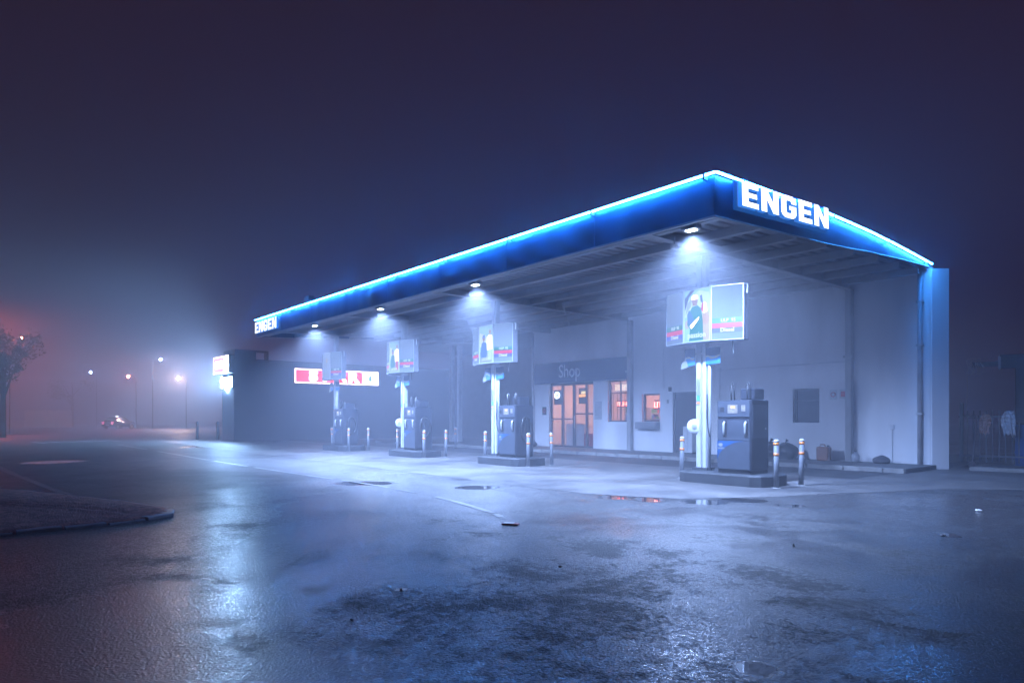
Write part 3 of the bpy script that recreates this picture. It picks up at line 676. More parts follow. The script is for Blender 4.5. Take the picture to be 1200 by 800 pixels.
# ------------------------------------------------------------------ posts, islands, pumps, price signs, bollards
ORD = ['nearest', 'second', 'third', 'farthest']
BLUEPR = glow('banner_blue_glow', (.05, .28, .75), .2, base=(.02, .12, .35)); WPR = glow('print_white_glow', (.8, .88, .95), .12, base=(.14, .16, .18)); DKPR = mat('banner_dark', (.02, .05, .13), .5)  # slight glow added to the unlit banner, sticker and emblem prints
POSTW = mat('post_white_paint', (.40, .42, .45), .5, var=.15, scale=4, streak=.3)
def make_post(i):
    t = thing('canopy_post', ORD[i] + ' white steel canopy post of paired channels on a pump island', 'post', (-PY[i], PV, .24), group='white canopy posts')
    for a, b_ in ((-.135, -.02), (.04, .115)):
        m_ = MB(); m_.box(a, b_, -.07, -.055, .06, 4.83); m_.box(a, a + .012, -.055, .07, .06, 4.83); m_.box(b_ - .012, b_, -.055, .07, .06, 4.83); m_.build('channel', POSTW, t)
    bx('web', GREYST, t, -.019, .039, -.02, 0, .06, 4.83)
    bx('base_plate', DARKST, t, -.2, .2, -.15, .15, 0, .06); bx('cap_plate', BEAMM, t, -.2, .2, -.12, .12, 4.832, 4.85)
    if i != 2: MB().tube([(.20, -.05, .0), (.20, -.05, 2.25), (.17, -.03, 2.42), (.12, 0, 2.5)], .035, 8).build('vent_pipe', POSTW, t, True)
    MB().tube([(.17, -.10, 1.7), (.175, -.12, 1.2), (.21, -.12, .9), (.24, -.1, .75)], .012, 6).build('cable', BLACK, t)
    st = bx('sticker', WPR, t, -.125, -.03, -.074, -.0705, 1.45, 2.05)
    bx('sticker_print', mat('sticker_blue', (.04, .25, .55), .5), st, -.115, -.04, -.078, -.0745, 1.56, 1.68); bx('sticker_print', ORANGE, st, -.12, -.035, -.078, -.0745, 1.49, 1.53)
    return t
def make_island(i):
    t = MB(); u0, u1 = -.38, 1.82
    out = [(u0, -.25), (u0 + .12, -.52), (u0 + .32, -.62), (u1 - .32, -.62), (u1 - .12, -.52), (u1, -.25), (u1, .25), (u1 - .12, .52), (u1 - .32, .62), (u0 + .32, .62), (u0 + .12, .52), (u0, .25)]
    def sc(f): cx = (u0 + u1) / 2; return [(cx + (x - cx) * f, y * f) for x, y in out]
    t.loft([[(x, y, -.02) for x, y in sc(1)], [(x, y, .21) for x, y in sc(1)], [(x, y, .239) for x, y in sc(.975)]])
    o = t.build('pump_island', ISLE, None, loc=(-PY[i], PV, 0))
    return tag(o, ORD[i] + ' low dark concrete island carrying a fuel pump and canopy post', 'island', 'pump islands')
SCREEN = glow('pump_screen', (.75, .85, 1), .35, base=(.06, .06, .07), var=.3, scale=20); SCREENW = glow('pump_screen_warm', (1, .72, .35), .9, base=(.05, .04, .03))
def make_pump(i):
    t = thing('fuel_pump', ['nearest dark grey fuel pump, without a hose loop on its end', 'second fuel pump from the near corner, dark grey before the shop', 'third fuel pump from the near corner, faded by fog', 'farthest fuel pump, almost lost in the fog'][i], 'fuel pump', (-PY[i] + 1.0, PV - .02, .24), group='fuel pumps')
    bx('plinth', BLACK, t, -.38, .38, -.34, .34, 0, .07)
    bx('cabinet', PUMPD, t, -.40, .40, -.355, .355, .071, 1.55, ch=.022)
    y = -.357
    bx('display_panel', PUMPG, t, -.385, .375, y - .018, y - .001, 1.19, 1.53, ch=.008)
    bx('middle_panel', PUMPG, t, -.385, .375, y - .014, y - .001, .70, 1.13, ch=.006)
    bx('lower_panel', PUMPG, t, -.385, .375, y - .014, y - .001, .09, .69, ch=.006)
    arc = [(-.383, .685), (.30, .685)] + [(-.383 + .683 * math.cos(a), .18 + .505 * math.sin(a)) for a in [R(88), R(98), R(0)]][:0]
    for k in range(13):
        a = R(90 + 90 * k / 12); arc.append((.30 + .683 * math.cos(a), .23 + .455 * math.sin(a)))
    pb = MB(); pb.prism(arc, (y - .0175, y - .0145), 'y'); pb.build('blue_print', PUMPB, t)
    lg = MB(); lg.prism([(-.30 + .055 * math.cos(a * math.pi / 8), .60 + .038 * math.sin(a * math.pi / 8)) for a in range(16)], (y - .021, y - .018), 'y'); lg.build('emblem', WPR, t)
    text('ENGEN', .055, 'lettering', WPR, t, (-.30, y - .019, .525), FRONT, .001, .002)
    s = bx('screen', SCREEN, t, -.13, .10, y - .024, y - .019, 1.27, 1.45); bx('screen_digits', SCREENW, s, -.06, .05, y - .028, y - .0245, 1.37, 1.43)
    bx('card_reader', SCREEN, t, .19, .28, y - .024, y - .019, 1.31, 1.44); bx('keypad', BLACK, t, -.31, -.22, y - .024, y - .019, 1.30, 1.40)
    for x in (-.20, .30):
        nz = MB(); nz.tube([(x, y - .03, .80), (x, y - .06, .87), (x - .005, y - .055, 1.04), (x, y - .03, 1.10)], .024, 8, radii=[.014, .024, .028, .02]); nz.build('nozzle', GREYST, t, True)
        bx('nozzle_holster', BLACK, t, x - .045, x + .045, y - .022, y - .0145, .76, 1.12)
    bx('top_unit', PUMPD, t, .06, .38, -.22, .22, 1.551, 1.79, ch=.03)
    for x, yy in ((-.12, -.2), (.27, -.24)):
        MB().tube([(x - .03, yy, 1.5), (x - .035, yy, 1.87), (x, yy, 1.91), (x + .035, yy, 1.87), (x + .045, yy, 1.55)], .018, 6).build('hose_mast', BLACK, t, True)
    if i > 0:
        MB().tube([(.43, .03 + .20 * math.cos(a * math.pi / 10), .84 + .36 * math.sin(a * math.pi / 10)) for a in range(20)], .03, 8, True).build('hose', BLACK, t, True)
        bx('hose_hook', DARKST, t, .40, .47, -.02, .08, 1.12, 1.16); bx('hose_cradle', BLACK, t, .402, .46, -.03, .09, .7, 1.0, ch=.02)
    else:
        bx('end_panel', PUMPG, t, .4015, .41, -.30, .30, .75, 1.45); bx('lock', GREYST, t, .411, .42, .18, .21, .93, .96)
    return t
GREEN = glow('price_green', (.02, .30, .18), .2, base=(.003, .04, .025)); REDG = glow('price_red', (.85, .03, .10), .4, base=(.1, .004, .012)); BLU = glow('price_blue', (.10, .12, .62), .25, base=(.012, .015, .09))
PANEL = glow('price_panel_white', (.45, .62, .80), .15, base=(.045, .055, .065), var=.12, scale=1.5, rough=.8, spec=.15)
POST = {k: glow('poster_' + k, c, .42, base=tuple(q * .12 for q in c), rough=.7, spec=.2) for k, c in dict(sky=(.36, .62, .92), pale=(.62, .76, .86), green=(.02, .22, .17), blue=(.06, .18, .45), yellow=(.78, .55, .10), skin=(.36, .18, .09), skin2=(.55, .33, .18), tan=(.55, .42, .28), dark=(.05, .07, .14), red=(.65, .05, .07), white=(.85, .9, .95), grey=(.35, .42, .5)).items()}
def make_price(i):
    t = thing('price_sign', ['nearest three panel price sign with a passion poster', 'second three panel price sign with a poster of two figures in blue and yellow', 'third three panel price sign, its poster faded by fog', 'farthest pale price sign in front of the red lit sign'][i], 'price sign', (-PY[i] + .21, 12.72, 3.07), group='price signs on the posts')
    H = 1.17; wl = .68; c20, s20 = math.cos(R(20)), math.sin(R(20))
    # facet frames: matrix from local facet plane (x along face, z up, y outwards negative)
    def facet(k):
        if k == 0: return Matrix.Translation((0, -.235, 0))
        s = 1 if k > 0 else -1
        return Matrix.Translation((s * (.34 + .34 * c20), -.235 + .34 * s20, 0)) @ Matrix.Rotation(s * R(20), 4, 'Z')
    def put(o, k): o.matrix_local = facet(k); return o
    for k in (-1, 0, 1):
        p = put(bx('panel', PANEL, t, -.338, .338, -.03, .0, 0, H), k)
        fm = MB(); e = .024 if k == 0 else .014
        for q in ((-.339, -.339 + e, 0, H), (.339 - e, .339, 0, H), (-.338 + e, .338 - e, 0, e), (-.338 + e, .338 - e, H - e, H)): fm.box(q[0], q[1], -.043, -.031, q[2], q[3])
        f_ = fm.build('panel_frame', mat('sign_frame_steel', (.32, .36, .42), .4, .5), t); put(f_, k)
        if k:
            rev = ((.26, GREEN), (.17, REDG), (.085, BLU))
            zb = .11 if k < 0 else .16
            for (h0, m_), hh in zip(((zb + .20, GREEN), (zb + .10, REDG), (zb, BLU)), (.11, .097, .097)):
                put(bx('price_stripe', m_, t, -.322, .322, -.035, -.031, h0, h0 + hh), k)
            tx = text('ULP  95', .095, 'lettering', POST['white'], t, (0, 0, 0), FRONT, .001, .003); tx.matrix_local = facet(k) @ Matrix.Translation((.02, -.037, zb + .255)) @ Matrix.Rotation(R(90), 4, 'X')
            tx = text('Diesel', .115, 'lettering', POST['white'], t, (0, 0, 0), FRONT, .001, .004); tx.matrix_local = facet(k) @ Matrix.Translation((.0, -.037, zb + .052)) @ Matrix.Rotation(R(90), 4, 'X')
    # poster print on the middle panel
    pr = MB(); mats = []; lay = [0]
    def poly(pts, c):
        m_ = POST[c]
        if m_ not in mats: mats.append(m_)
        pr.cur = mats.index(m_); lay[0] += 1; yy = -.0315 - .0005 * lay[0]
        pr.quad(*[(x, yy, z) for x, z in pts])
    def oval(cx, cz, rx, rz, c, n=14): poly([(cx + rx * math.cos(2 * math.pi * a / n), cz + rz * math.sin(2 * math.pi * a / n)) for a in range(n)], c)
    poly([(-.312, .026), (.312, .026), (.312, H - .026), (-.312, H - .026)], 'sky' if i != 3 else 'grey')
    if i == 0:
        poly([(-.312, .55), (-.1, .62), (.1, .58), (.312, .66), (.312, H - .12), (.05, H - .05), (-.312, H - .3)], 'pale')
        poly([(-.312, .7), (-.2, 1.0), (-.05, 1.14), (-.16, 1.14), (-.312, .98)], 'dark'); poly([(-.29, .62), (-.15, .8), (-.12, .98), (-.26, .86)], 'grey')
        poly([(.1, .03), (.312, .03), (.312, .62), (.2, .72), (.08, .5)], 'tan'); oval(.22, .48, .09, .12, 'skin2'); oval(-.25, .4, .06, .1, 'tan')
        poly([(-.2, .03), (.16, .03), (.15, .45), (.11, .72), (.02, .80), (-.12, .78), (-.22, .62), (-.25, .40), (-.18, .3)], 'green')
        poly([(-.25, .62), (-.2, .72), (-.12, .6), (-.06, .42), (-.16, .36), (-.24, .46)], 'blue')
        poly([(-.18, .36), (-.04, .48), (.06, .55), (.03, .48), (-.08, .36), (-.14, .30)], 'yellow'); poly([(.1, .7), (.16, .62), (.2, .78), (.14, .88)], 'red'); poly([(.16, .62), (.25, .64), (.24, .80), (.19, .86)], 'yellow'); poly([(.1, .86), (.16, .84), (.13, 1.02), (.08, 1.0)], 'dark')
        oval(-.05, .90, .075, .10, 'skin'); poly([(-.13, .93), (-.12, 1.01), (-.05, 1.04), (.02, 1.01), (.03, .94)], 'yellow'); poly([(-.12, .80), (.02, .80), (.0, .84), (-.1, .84)], 'skin')
    elif i in (1, 2):
        poly([(-.312, .5), (0, .6), (.312, .56), (.312, .85), (.1, .8), (-.312, .95)], 'white'); poly([(-.312, .03), (.312, .03), (.312, .3), (-.312, .36)], 'grey')
        poly([(-.28, .3), (-.22, .62), (-.12, .68), (.0, .62), (.05, .32), (.0, .1), (-.22, .1)], 'blue' if i == 1 else 'green'); oval(-.11, .76, .07, .09, 'skin'); poly([(-.19, .78), (-.16, .87), (-.06, .87), (-.03, .78)], 'blue')
        poly([(.06, .4), (.06, .78), (.14, .86), (.28, .84), (.3, .42)], 'yellow'); oval(.19, .95, .06, .08, 'skin2'); poly([(.08, .1), (.1, .42), (.28, .42), (.28, .1)], 'pale' if i == 1 else 'red'); poly([(-.312, 1.0), (.0, 1.05), (.312, 1.0), (.312, 1.14), (-.312, 1.14)], 'sky')
    else:
        poly([(-.2, .1), (.2, .1), (.15, .7), (-.15, .75)], 'grey'); oval(0, .82, .08, .1, 'tan')
    po = pr.build('poster', mats, t); put(po, 0)
    if i < 3:
        tx = text('passion', .17, 'lettering', POST['white'], t, (0, 0, 0), FRONT, .0008, .003, sx=.9)
        tx.matrix_local = facet(0) @ Matrix.Translation((.0, -.047, .15)) @ Matrix.Rotation(R(90), 4, 'X') @ Matrix.Scale(.92 if i == 0 else .8, 4, (1, 0, 0))
    # body behind the facets
    e = .34 + .68 * c20; yb = -.235 + .68 * s20
    body = [(-.34, -.233), (.34, -.233), (e, yb), (e + .002, yb + .16), (-e - .002, yb + .16), (-e, yb)]
    b = MB(); b.prism(body, (-.002, .01), 'z'); b.prism(body, (H - .01, H + .004), 'z'); b.box(e - .012, e + .004, yb + .002, yb + .158, .011, H - .011); b.box(-e - .004, -e + .012, yb + .002, yb + .158, .011, H - .011)
    b.box(-e + .013, e - .013, yb + .14, yb + .158, .011, H - .011)
    b.build('sign_case', mat('sign_case_grey', (.16, .17, .20), .5, .3), t)
    MB().tube([(e + .03, yb + .06, H - .2), (e + .05, yb + .05, H - .02), (e - .02, yb + .05, H + .0)], .015, 6).build('side_hook', WHITE, t)
    MB().tube([(e - .3, yb + .06, 0), (e - .3, yb + .06, -.28)], .012, 6).build('hanger', DARKST, t)
    return t
def make_banner(i):
    t = thing('post_banner', ORD[i] + ' small blue and white banner pair below the price sign', 'banner', (-PY[i], PV - .06, 2.62), group='small banners on the posts')
    for s, dx in ((-1, -.30), (1, .12)):
        x0, x1 = (-.42, -.15) if s < 0 else (.13, .50)
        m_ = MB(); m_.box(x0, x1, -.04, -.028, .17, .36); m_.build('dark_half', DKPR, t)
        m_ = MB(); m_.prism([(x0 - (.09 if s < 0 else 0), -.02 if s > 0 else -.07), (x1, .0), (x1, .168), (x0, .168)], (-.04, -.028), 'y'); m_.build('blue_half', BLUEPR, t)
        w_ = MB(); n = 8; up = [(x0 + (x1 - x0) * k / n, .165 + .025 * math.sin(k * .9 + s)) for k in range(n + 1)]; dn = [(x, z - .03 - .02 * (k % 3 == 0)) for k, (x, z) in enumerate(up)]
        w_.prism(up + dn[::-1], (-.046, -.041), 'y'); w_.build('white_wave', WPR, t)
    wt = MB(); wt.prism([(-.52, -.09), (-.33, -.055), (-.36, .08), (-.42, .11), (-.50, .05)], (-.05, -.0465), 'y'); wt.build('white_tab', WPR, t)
    bx('clamp', GREYST, t, -.15, .13, -.03, -.012, .22, .26)
    return t
def make_reel(i):
    t = thing('paper_reel', ['white round reel holder on the left of the nearest canopy post', '', 'white round reel holder on the left of the third canopy post', ''][i], 'reel', (-PY[i] - .18, PV - .08, 1.22))
    MB().lathe((0, 0, 0), [(.02, -.06), (.155, -.06), (.165, -.04), (.165, .04), (.155, .06), (.02, .06)], 18).build('drum', WHITE, t, True, rot=(R(90), 0, R(35)))
    MB().lathe((0, 0, 0), [(.055, .062), (.06, .075), (.02, .08)], 12).build('hub', GREYST, t, rot=(R(90), 0, R(35))); bx('arm', GREYST, t, .02, .045, .03, .09, -.02, .02)
    return t
def bollard_mesh(parent, h=.98, r_=.052):
    MB().lathe((0, 0, 0), [(r_, 0), (r_, h - .06)], 14).build('pipe', mat('bollard_grey', (.15, .16, .18), .6, 0, var=.2, scale=9), parent, True)
    MB().lathe((0, 0, 0), [(r_ + .002, h - .06), (r_ + .002, h - .03), (r_ * .8, h - .008), (r_ * .3, h)], 14).build('cap', WHITECAP, parent, True)
    MB().lathe((0, 0, 0), [(r_ + .0025, h * .88), (r_ + .0025, h * .935)], 14).build('reflective_band', ORANGE, parent, True)
    MB().lathe((0, 0, 0), [(r_ + .0025, h * .665), (r_ + .0025, h * .72)], 14).build('reflective_band', ORANGE, parent, True)
    MB().lathe((0, 0, 0), [(.10, .004), (.10, .015), (r_ + .004, .02)], 14).build('foot_plate', KERB, parent, True)
bol0 = None
BP = []
for i in range(4):
    make_island(i); make_post(i); make_pump(i); make_price(i); make_banner(i)
    if i in (0, 2): make_reel(i)
    for du, v, l in ((-1.95, 12.63, 'front steel bollard at the right end of the {} pump island'), (-2.02, 13.5, 'rear steel bollard at the right end of the {} pump island'), (.64, 13.08, 'lone steel bollard at the left end of the {} pump island')):
        BP.append((-(PY[i] + du), v, l.format(ORD[i]), random.uniform(-1.2, 1.2)))
BP.append((-25.0, 17.6, 'distant steel bollard standing by the pavement kerb behind the third island', .5))
for k, (x, y, l, tilt) in enumerate(BP):
    if bol0 is None:
        bol0 = thing('steel_bollard', l, 'bollard', (x, y, 0), group='galvanised bollards with orange bands'); bollard_mesh(bol0); o = bol0
    else:
        o = copy_tree(bol0); o.location = (x, y, 0); o['label'] = l
    o.rotation_euler = (R(tilt), R(tilt * .6), k * 1.3)

# ------------------------------------------------------------------ neighbouring shop wing with lit signs (far left)
nb = thing('neighbour_building', 'dark shop wing in the fog carrying red and white lit signs', 'building')
NBM = mat('neighbour_wall', (.11, .095, .11), .8, var=.15, scale=.5, bump=.2, bscale=8)
bx('wall', NBM, nb, -43.3, -41, 12.8, 44, 0, 4.87)
bx('parapet_cap', DARKST, nb, -43.36, -40.95, 14.9, 44.05, 4.873, 4.95)
bx('sign_tower', NBM, nb, -43.2, -41.05, 12.85, 14.0, 4.873, 5.5)
tw = MB()
for q in ((14.003, 14.10, 4.9, 5.5), (14.75, 14.87, 4.9, 5.5), (14.103, 14.747, 5.4, 5.5), (14.103, 14.747, 4.9, 4.96)): tw.box(-41.5, -41.05, q[0], q[1], q[2], q[3])
tw.build('open_frame', DARKST, nb)
RSG = glow('sign_red', (1, .025, .05), 1.5); WSG = glow('sign_white', (1, .97, .95), 4.0); CSG = glow('sign_cool_white', (.36, .62, 1), 420.0); WED = glow('sign_edge_white', (1, .75, .8), 2.5); GRS = glow('sign_green', (.05, .35, .15), .6)
s1 = thing('long_light_sign', 'long red and white lit sign with a round green emblem on the far wall', 'sign', (-40.99, 19.35, 4.06), R(90))
bx('case', DARKST, s1, -2.95, 2.95, -.20, 0, -.47, .47)
bx('border', WED, s1, -2.94, 2.94, -.212, -.202, -.46, .46); bx('red_face', RSG, s1, -2.86, 1.72, -.222, -.213, -.38, .38); bx('white_face', WSG, s1, 1.74, 2.87, -.222, -.213, -.38, .38)
for k, c in enumerate('SPAR'): text(c, .86, 'letter', WSG, s1, (-1.72 + k * .92, -.226, .0), FRONT, .003, .05, sx=1.35)
MB().tube([(2.3 + .33 * math.cos(a * math.pi / 14), -.226, .33 * math.sin(a * math.pi / 14)) for a in range(28)], .025, 6, True).build('emblem_ring', GRS, s1)
tr = MB(); tr.prism([(2.30, .26), (2.15, -.0), (2.22, -.0), (2.10, -.18), (2.27, -.18), (2.27, -.27), (2.33, -.27), (2.33, -.18), (2.50, -.18), (2.38, -.0), (2.45, -.0)], (-.230, -.226), 'y'); tr.build('emblem_tree', GRS, s1)
s2 = thing('facade_light_sign', 'small bright red and white lit box sign on the fogbound corner', 'sign', (-42.4, 12.6, 4.62))
bx('case', DARKST, s2, -1.6, 1.45, -.12, .198, -.54, .54); bx('border', WED, s2, -1.58, 1.43, -.132, -.122, -.52, .52); bx('red_face', RSG, s2, -1.46, .55, -.142, -.133, -.42, .42); bx('white_face', CSG, s2, .58, 1.36, -.142, -.133, -.42, .42)
text('SPAR', .62, 'lettering', WSG, s2, (-.38, -.147, 0), FRONT, .003, .03, sx=1.1)
s3 = thing('lower_light_sign', 'bright white lit word sign under the red box sign at the fogbound corner', 'sign', (-42.2, 12.6, 3.55))
bx('backing', DARKST, s3, -1.1, 1.1, .12, .198, -.36, .36); text('tops', .95, 'lettering', CSG, s3, (0, .1, .03), FRONT, .02, .03, sx=1.2)
bx('face', glow('sign_face_cool', (.28, .56, 1), 420), s3, -1.05, 1.05, .105, .118, -.28, .30)
DB = mat('dark_bollard_paint', (.05, .045, .05), .5)
for px, l in ((231, 'left dark bollard in the fog before the far corner'), (255, 'right dark bollard in the fog before the far corner')):
    Z = 43.5; X = (px - 600) / 780 * Z; t = thing('dark_bollard', l, 'bollard', (.643 * X - .766 * Z, .766 * X + .643 * Z, 0), group='dark bollards at the far corner')
    MB().lathe((0, 0, 0), [(.09, 0), (.09, 1.1), (.06, 1.16), (.02, 1.18)], 12).build('pipe', DB, t, True); MB().lathe((0, 0, 0), [(.093, .85), (.093, .95)], 12).build('band', mat('dull_red', (.2, .05, .05), .5), t)

# ------------------------------------------------------------------ far things in the fog, left
def wp(px, py, Z): X = (px - 600) / 780 * Z; return Vector((.643 * X - .766 * Z, .766 * X + .643 * Z, 1.42 + (489 - py) / 780 * Z))
def street_lamp(label, px, py, Z, col, power, arm=1.0):
    p = wp(px, py, Z); t = thing('street_lamp', label, 'lamp', (p.x, p.y, 0), R(50))
    MB().tube([(arm, 0, 0), (arm, 0, p.z - .3), (arm * .6, 0, p.z + .1), (.12, 0, p.z + .12)], .06, 8, radii=[.06, .045, .035, .03]).build('mast', DARKST, t, True)
    bx('lamp_bracket', DARKST, t, -.10, .12, -.06, .06, p.z + .21, p.z + .26)
    r_ = .13; prof_ = [(r_ * math.sin(math.pi * k / 7), -r_ * math.cos(math.pi * k / 7)) for k in range(1, 7)]
    MB().lathe((0, 0, p.z), prof_, 10).build('lamp_globe', glow('globe_' + label[:9], col, power / (4 * math.pi ** 2 * r_ * r_)), t, True)
street_lamp('warm white street lamp glowing in the fog left of the shop wing', 209, 443, 86, (1, .66, .58), 5000)
street_lamp('dim red lamp in the fog at the left', 150, 441, 84, (1, .12, .08), 900)
street_lamp('faint small bluish lamp in the fog between the tree and the red lamp', 106, 436, 110, (.30, .42, 1), 500)
street_lamp('pale small lamp in the fog just left of the shop wing signs', 188, 421, 84, (.28, .44, 1), 600, -1.0)
street_lamp('red orange street lamp at the left edge beside the tree', -18, 402, 50, (1, .12, .07), 3600)
street_lamp('small orange lamp shining through the tree at the left edge', 24, 396, 60, (1, .2, .10), 300, -1.0)
LEAF = mat('night_foliage', (.05, .08, .04), .6, var=.4)
BARK = mat('dark_bark', (.07, .055, .045), .9, bump=.6)
def tree(label, px, py, Z, h, rx, seed, nl=1500):
    rnd = random.Random(seed); p = wp(px, 489, Z); t = thing('leafy_tree', label, 'tree', (p.x, p.y, 0), group='trees in the fog at the left')
    b = MB(); b.tube([(0, 0, 0), (.1, .05, h * .25), (0, .1, h * .5), (.1, 0, h * .8)], .2, 8, radii=[.24, .19, .13, .04])
    ends = []
    for k in range(9):
        a = rnd.uniform(0, 6.28); z0 = h * rnd.uniform(.3, .6); e = (math.cos(a) * rx * rnd.uniform(.4, .8), math.sin(a) * rx * rnd.uniform(.4, .8), h * rnd.uniform(.55, .95)); ends.append(e)
        b.tube([(0.05, .05, z0), (e[0] * .5, e[1] * .5, z0 + (e[2] - z0) * .6), e], .06, 6, radii=[.08, .05, .015])
    b.build('trunk', BARK, t, True); lf = MB()
    cl = [(e[0] + rnd.uniform(-.5, .5), e[1] + rnd.uniform(-.5, .5), e[2] + rnd.uniform(-.4, .3), rnd.uniform(.5, 1.1)) for e in ends for _ in range(3)]
    for _ in range(nl):
        c = rnd.choice(cl); d = Vector((rnd.gauss(0, 1), rnd.gauss(0, 1), rnd.gauss(0, .8))).normalized() * c[3] * rnd.uniform(.3, 1) ** .5
        o = Vector(c[:3]) + d; u = Vector((rnd.gauss(0, 1), rnd.gauss(0, 1), rnd.gauss(0, 1))).normalized(); v = u.cross(Vector((rnd.gauss(0, 1), rnd.gauss(0, 1), rnd.gauss(0, 1)))).normalized(); s = rnd.uniform(.08, .17)
        lf.quad(o - u * s, o + v * s * .45, o + u * s, o - v * s * .45)
    lf.build('crown', LEAF, t)
tree('dark tree lit red from behind at the left edge', 2, 0, 47, 7.6, 1.9, 2, 2600)
tree('taller dim tree beyond the left edge of the lamp glow', -40, 0, 60, 9.0, 4.0, 4)
tree('faint rounded tree in the fog right of the red glow', 84, 0, 108, 9.0, 3.6, 6, 1100)
# low pale boundary wall
bw = thing('boundary_wall', 'low pale boundary wall fading into fog at the far left', 'wall')
BWM = mat('pale_boundary_wall', (.38, .38, .40), .8, var=.1)
a, c = wp(-60, 489, 92), wp(84, 489, 98); d = (c - a).normalized(); q = Vector((-d.y, d.x, 0)); L_ = (c - a).length
for k in range(5):
    p0 = a + d * (L_ * k / 5 + .02); p1 = a + d * (L_ * (k + 1) / 5 - .02); hh = 1.0 if k < 3 else 2.5
    b = MB(); r_ = [p0, p1, p1 + q * .22, p0 + q * .22]; b.loft([[(v.x, v.y, 0) for v in r_], [(v.x, v.y, hh) for v in r_]]); b.build('wall_section', BWM, bw)
# small car in the fog
cp = wp(139, 489, 82)
car = thing('parked_car', 'small dark car with pinkish tail lights, dim in the fog at the left', 'car', (cp.x, cp.y, 0), R(140 - 8))
CARP = mat('dark_car_paint', (.05, .035, .05), .25, .3, coat=.6)
prof = [(-1.85, .28), (-1.88, .62), (-1.80, .92), (-1.45, 1.02), (-1.05, 1.42), (-.4, 1.50), (.35, 1.46), (.95, 1.02), (1.65, .88), (1.86, .66), (1.88, .30)]
b = MB(); rings = []
for yy, f in ((-.80, .93), (-.72, 1.0), (0, 1.02), (.72, 1.0), (.80, .93)):
    rings.append([(x * (1 if z < 1.05 else (.94 if abs(yy) > .5 else 1)), yy * (1 if z < 1.05 else .80), .28 + (z - .28) * (f if z > 1.0 else 1)) for x, z in prof])
b.loft(rings); b.build('body', CARP, car, True)
for x in (-1.2, 1.2):
    for y in (-.74, .74):
        wq = MB().lathe((0, 0, 0), [(.12, -.1), (.27, -.1), (.31, -.07), (.31, .07), (.27, .1), (.12, .1)], 18).build('wheel', BLACK, car, loc=(x, y, .31), rot=(R(90), 0, 0)); MB().lathe((0, 0, 0), [(.17, -.105), (.17, .105)], 14).build('rim', GREYST, wq)
bx('rear_window', mat('car_glass', (.02, .02, .025), .08), car, -1.40, -1.16, -.5, .5, 1.10, 1.36)
TL = glow('tail_light', (1, .22, .38), 1.6)
for y in (-.62, .62): bx('tail_light', TL, car, -1.90, -1.78, y - .14, y + .14, .62, .92, ch=.02)
bx('number_plate', WHITE, car, -1.90, -1.885, -.24, .24, .50, .60); bx('roof_lamp', glow('roof_lamp', (.8, .88, 1), 8), car, -.4, -.15, -.06, .10, 1.53, 1.60)
bx('bumper', DARKST, car, -1.93, -1.84, -.76, .76, .30, .48, ch=.02)

# ------------------------------------------------------------------ yard right of the building
FM = mat('fence_steel', (.08, .09, .12), .5, .4)
fn = thing('steel_fence', 'dark barred steel fence closing the yard right of the building', 'fence')
FX0, FX1, FY = -6.62, 1.5, 22.9
bx('rail', FM, fn, FX0, FX1, FY - .02, FY + .02, .28, .33); bx('rail', FM, fn, FX0, FX1, FY - .02, FY + .02, 1.42, 1.47)
for x in (-6.55, -4.65, -2.7, -.7, 1.3): bx('post', FM, fn, x - .04, x + .04, FY - .04, FY + .04, 0, 1.85)
x = -6.4
while x < FX1:
    if min(abs(x - q) for q in (-6.55, -4.65, -2.7, -.7, 1.3)) > .07: bx('bar', FM, fn, x - .012, x + .012, FY - .013, FY + .013, .12, 1.62)
    x += .155
cpn = thing('yard_carport', 'dark open steel carport standing behind the yard fence', 'carport')
CPM = mat('carport_brown', (.10, .085, .10), .7)
bx('front_beam', CPM, cpn, -5.9, 3, 24.2, 24.34, 2.9, 3.24); bx('beam_end_plate', WHITE, cpn, -5.96, -5.902, 24.17, 24.37, 2.86, 3.27); bx('beam_stub', FM, cpn, -6.65, -5.962, 24.22, 24.32, 2.98, 3.12)
for x in (-5.4, -4.2, -2.9, .6): bx('post', CPM, cpn, x - .06, x + .06, 24.2, 24.32, 0, 2.898)
bx('roof', CPM, cpn, -5.9, 3, 24.1, 29, 3.245, 3.3); bx('rear_panel', mat('carport_rear', (.05, .045, .06), .8), cpn, -6.6, 3, 28.8, 28.9, 0, 3.24)
cc = thing('cable_coil', 'loose blue lit cable coil hanging beside the building end', 'cable', (-6.45, 23.0, 2.3))
MB().tube([(.10 * math.sin(a * .55) + .05 * math.sin(a * 1.7) + .012 * a, .04 * math.cos(a), .62 + .24 * math.cos(a * .55)) for a in range(34)], .014, 6).build('loops', WHITE, cc); MB().tube([(.0, .02, .4), (.02, 0, 0), (-.01, -.03, -.85)], .012, 6).build('hanging_end', WHITE, cc)
def cloth(label, x, z0, z1, w_, col, seed):
    rnd = random.Random(seed); t = MB(); n = 7; rows = 6; G = []
    for r_ in range(rows + 1):
        f = r_ / rows; G.append([(x + w_ * (k / n - .5) * (.35 + .75 * math.sin(min(1, f * 1.3 + .12) * 2.4)) + .02 * math.sin(f * 5 + seed), FY - .05 - .03 * math.sin(k * 1.9 + f * 2), z1 + (z0 - z1) * f * (1 - .18 * abs(math.sin(k * 1.3 + seed)))) for k in range(n + 1)])
    for r_ in range(rows):
        for k in range(n): t.quad(G[r_][k], G[r_ + 1][k], G[r_ + 1][k + 1], G[r_][k + 1])
    o = t.build('drying_cloth', mat('cloth_' + label[:5], col, .9), None, True); sl = o.modifiers.new('thickness', 'SOLIDIFY'); sl.thickness = .006
    return tag(o, label, 'cloth', 'cloths on the yard fence')
cloth('peach coloured cloth hung over the yard fence rail', -5.95, .88, 1.52, .28, (.62, .36, .28), 1)
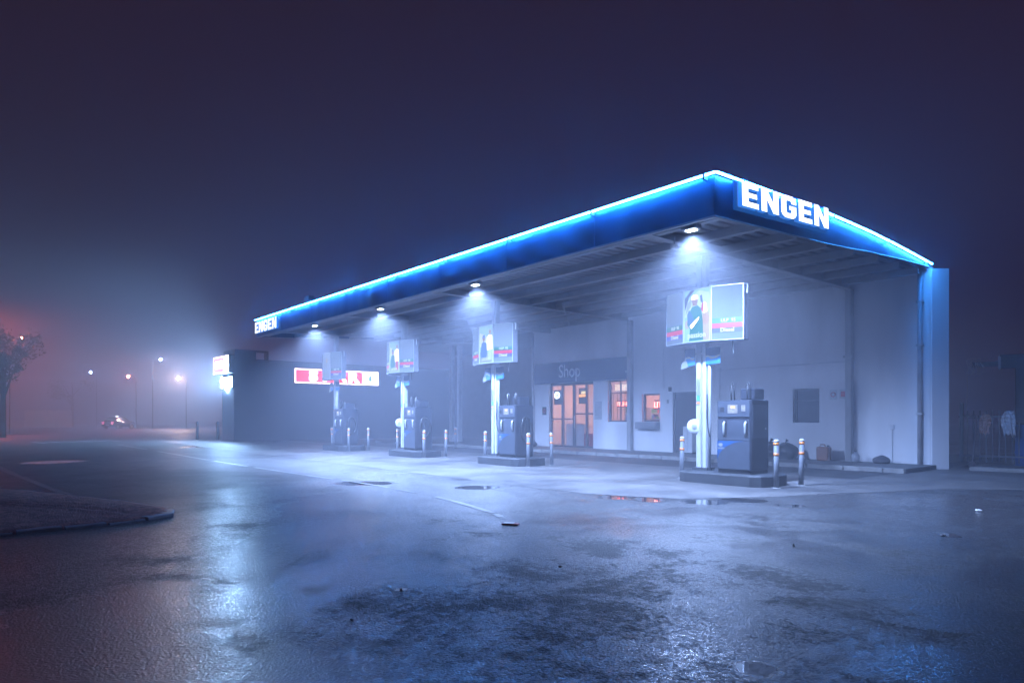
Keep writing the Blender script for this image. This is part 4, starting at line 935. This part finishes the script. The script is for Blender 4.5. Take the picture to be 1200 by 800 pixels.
cloth('white cloth hung over the yard fence rail', -5.38, .84, 1.60, .32, (.75, .76, .8), 3)
ml = thing('mop_handle', 'pale mop handle leaning against the yard fence', 'mop', (-6.25, FY - .12, 0)); MB().tube([(0, 0, .04), (.10, .085, 1.5)], .016, 6).build('handle', WHITE, ml); lump('mop_head', (0, 0, 0), .1, .08, .14, WHITE, 9, ml)
DRB = mat('blue_plastic_drum', (.015, .11, .42), .35)
for x, l in ((-5.1, 'left blue plastic drum behind the yard fence'), (-4.28, 'blue plastic drum behind the yard fence right of the middle post'), (-3.62, 'rightmost blue plastic drum behind the yard fence')):
    t = thing('plastic_drum', l, 'drum', (x, 23.5, .0), group='blue drums in the yard')
    MB().lathe((0, 0, 0), [(.26, 0), (.29, .03), (.29, .38), (.305, .40), (.305, .44), (.29, .46), (.29, .80), (.305, .82), (.305, .86), (.29, .88), (.29, 1.18), (.26, 1.22)], 20).build('drum_body', DRB, t, True); MB().lathe((0, 0, 0), [(.27, 1.222), (.275, 1.24), (.25, 1.26)], 16).build('lid', BLACK, t)
dc = thing('drain_slab', 'raised concrete drain slab with a dark grate by the yard fence', 'drain', (-4.9, 21.6, 0))
bx('slab', KERB, dc, -.9, .9, -.7, .7, .0, .10, ch=.02); bx('grate_shade', BLACK, dc, -.7, .7, -.5, .5, .101, .104)  # thin black sheet on the slab stands for the shade below the bars
for k in range(8): bx('grate_bar', DARKST, dc, -.68 + k * .18, -.62 + k * .18, -.48, .48, .105, .118)
# litter on the road
def litter(label, px, py, col, s, seed, nm='loose_stone'):
    p = gp(px, py); o = lump(nm, (p[0], p[1], .0), s, s * .6, s * .7, mat('litter_' + label[:6], col, .6), seed, n=8); return tag(o, label, nm.replace('_', ' '))
litter('crumpled white paper scrap on the wet road at the right', 1147, 599, (.7, .7, .72), .05, 21, 'paper_scrap')
pc = gp(598, 615); t = thing('flattened_can', 'flattened red and white carton on the wet road near the painted line', 'litter', (pc[0], pc[1], .006), R(35))
bx('carton', mat('carton_red', (.32, .06, .06), .5), t, -.11, .11, -.05, .05, 0, .022, ch=.006); bx('carton_label', WHITE, t, -.09, .05, -.045, .045, .0222, .026)
for px, py, s_ in ((470, 692, .016), (1105, 628, .03), (656, 664, .02), (412, 726, .016), (930, 640, .014)):
    litter('small dark stone lying on the wet road at pixel'.replace(' at pixel', [' far left foreground', ' right side', ' near the middle', ' left foreground', ' in front of the pump'][[470, 1105, 656, 412, 930].index(px)]), px, py, (.08, .08, .09), s_, px)

# ------------------------------------------------------------------ fog
hz = MB(); hz.box(-172, 92, -122, 182, -1.0, HAZE_TOP)
hm = bpy.data.materials.new('night_fog'); hm.use_nodes = True; t = hm.node_tree; t.nodes.clear()
pv_ = t.nodes.new('ShaderNodeVolumePrincipled'); pv_.inputs['Color'].default_value = (.80, .86, .99, 1); pv_.inputs['Density'].default_value = HAZE_D; pv_.inputs['Anisotropy'].default_value = .2
ou = t.nodes.new('ShaderNodeOutputMaterial'); t.links.new(pv_.outputs[0], ou.inputs['Volume'])
ho = hz.build('haze', hm); ho['kind'] = 'stuff'; ho['label'] = 'thin night fog lying over the whole forecourt'
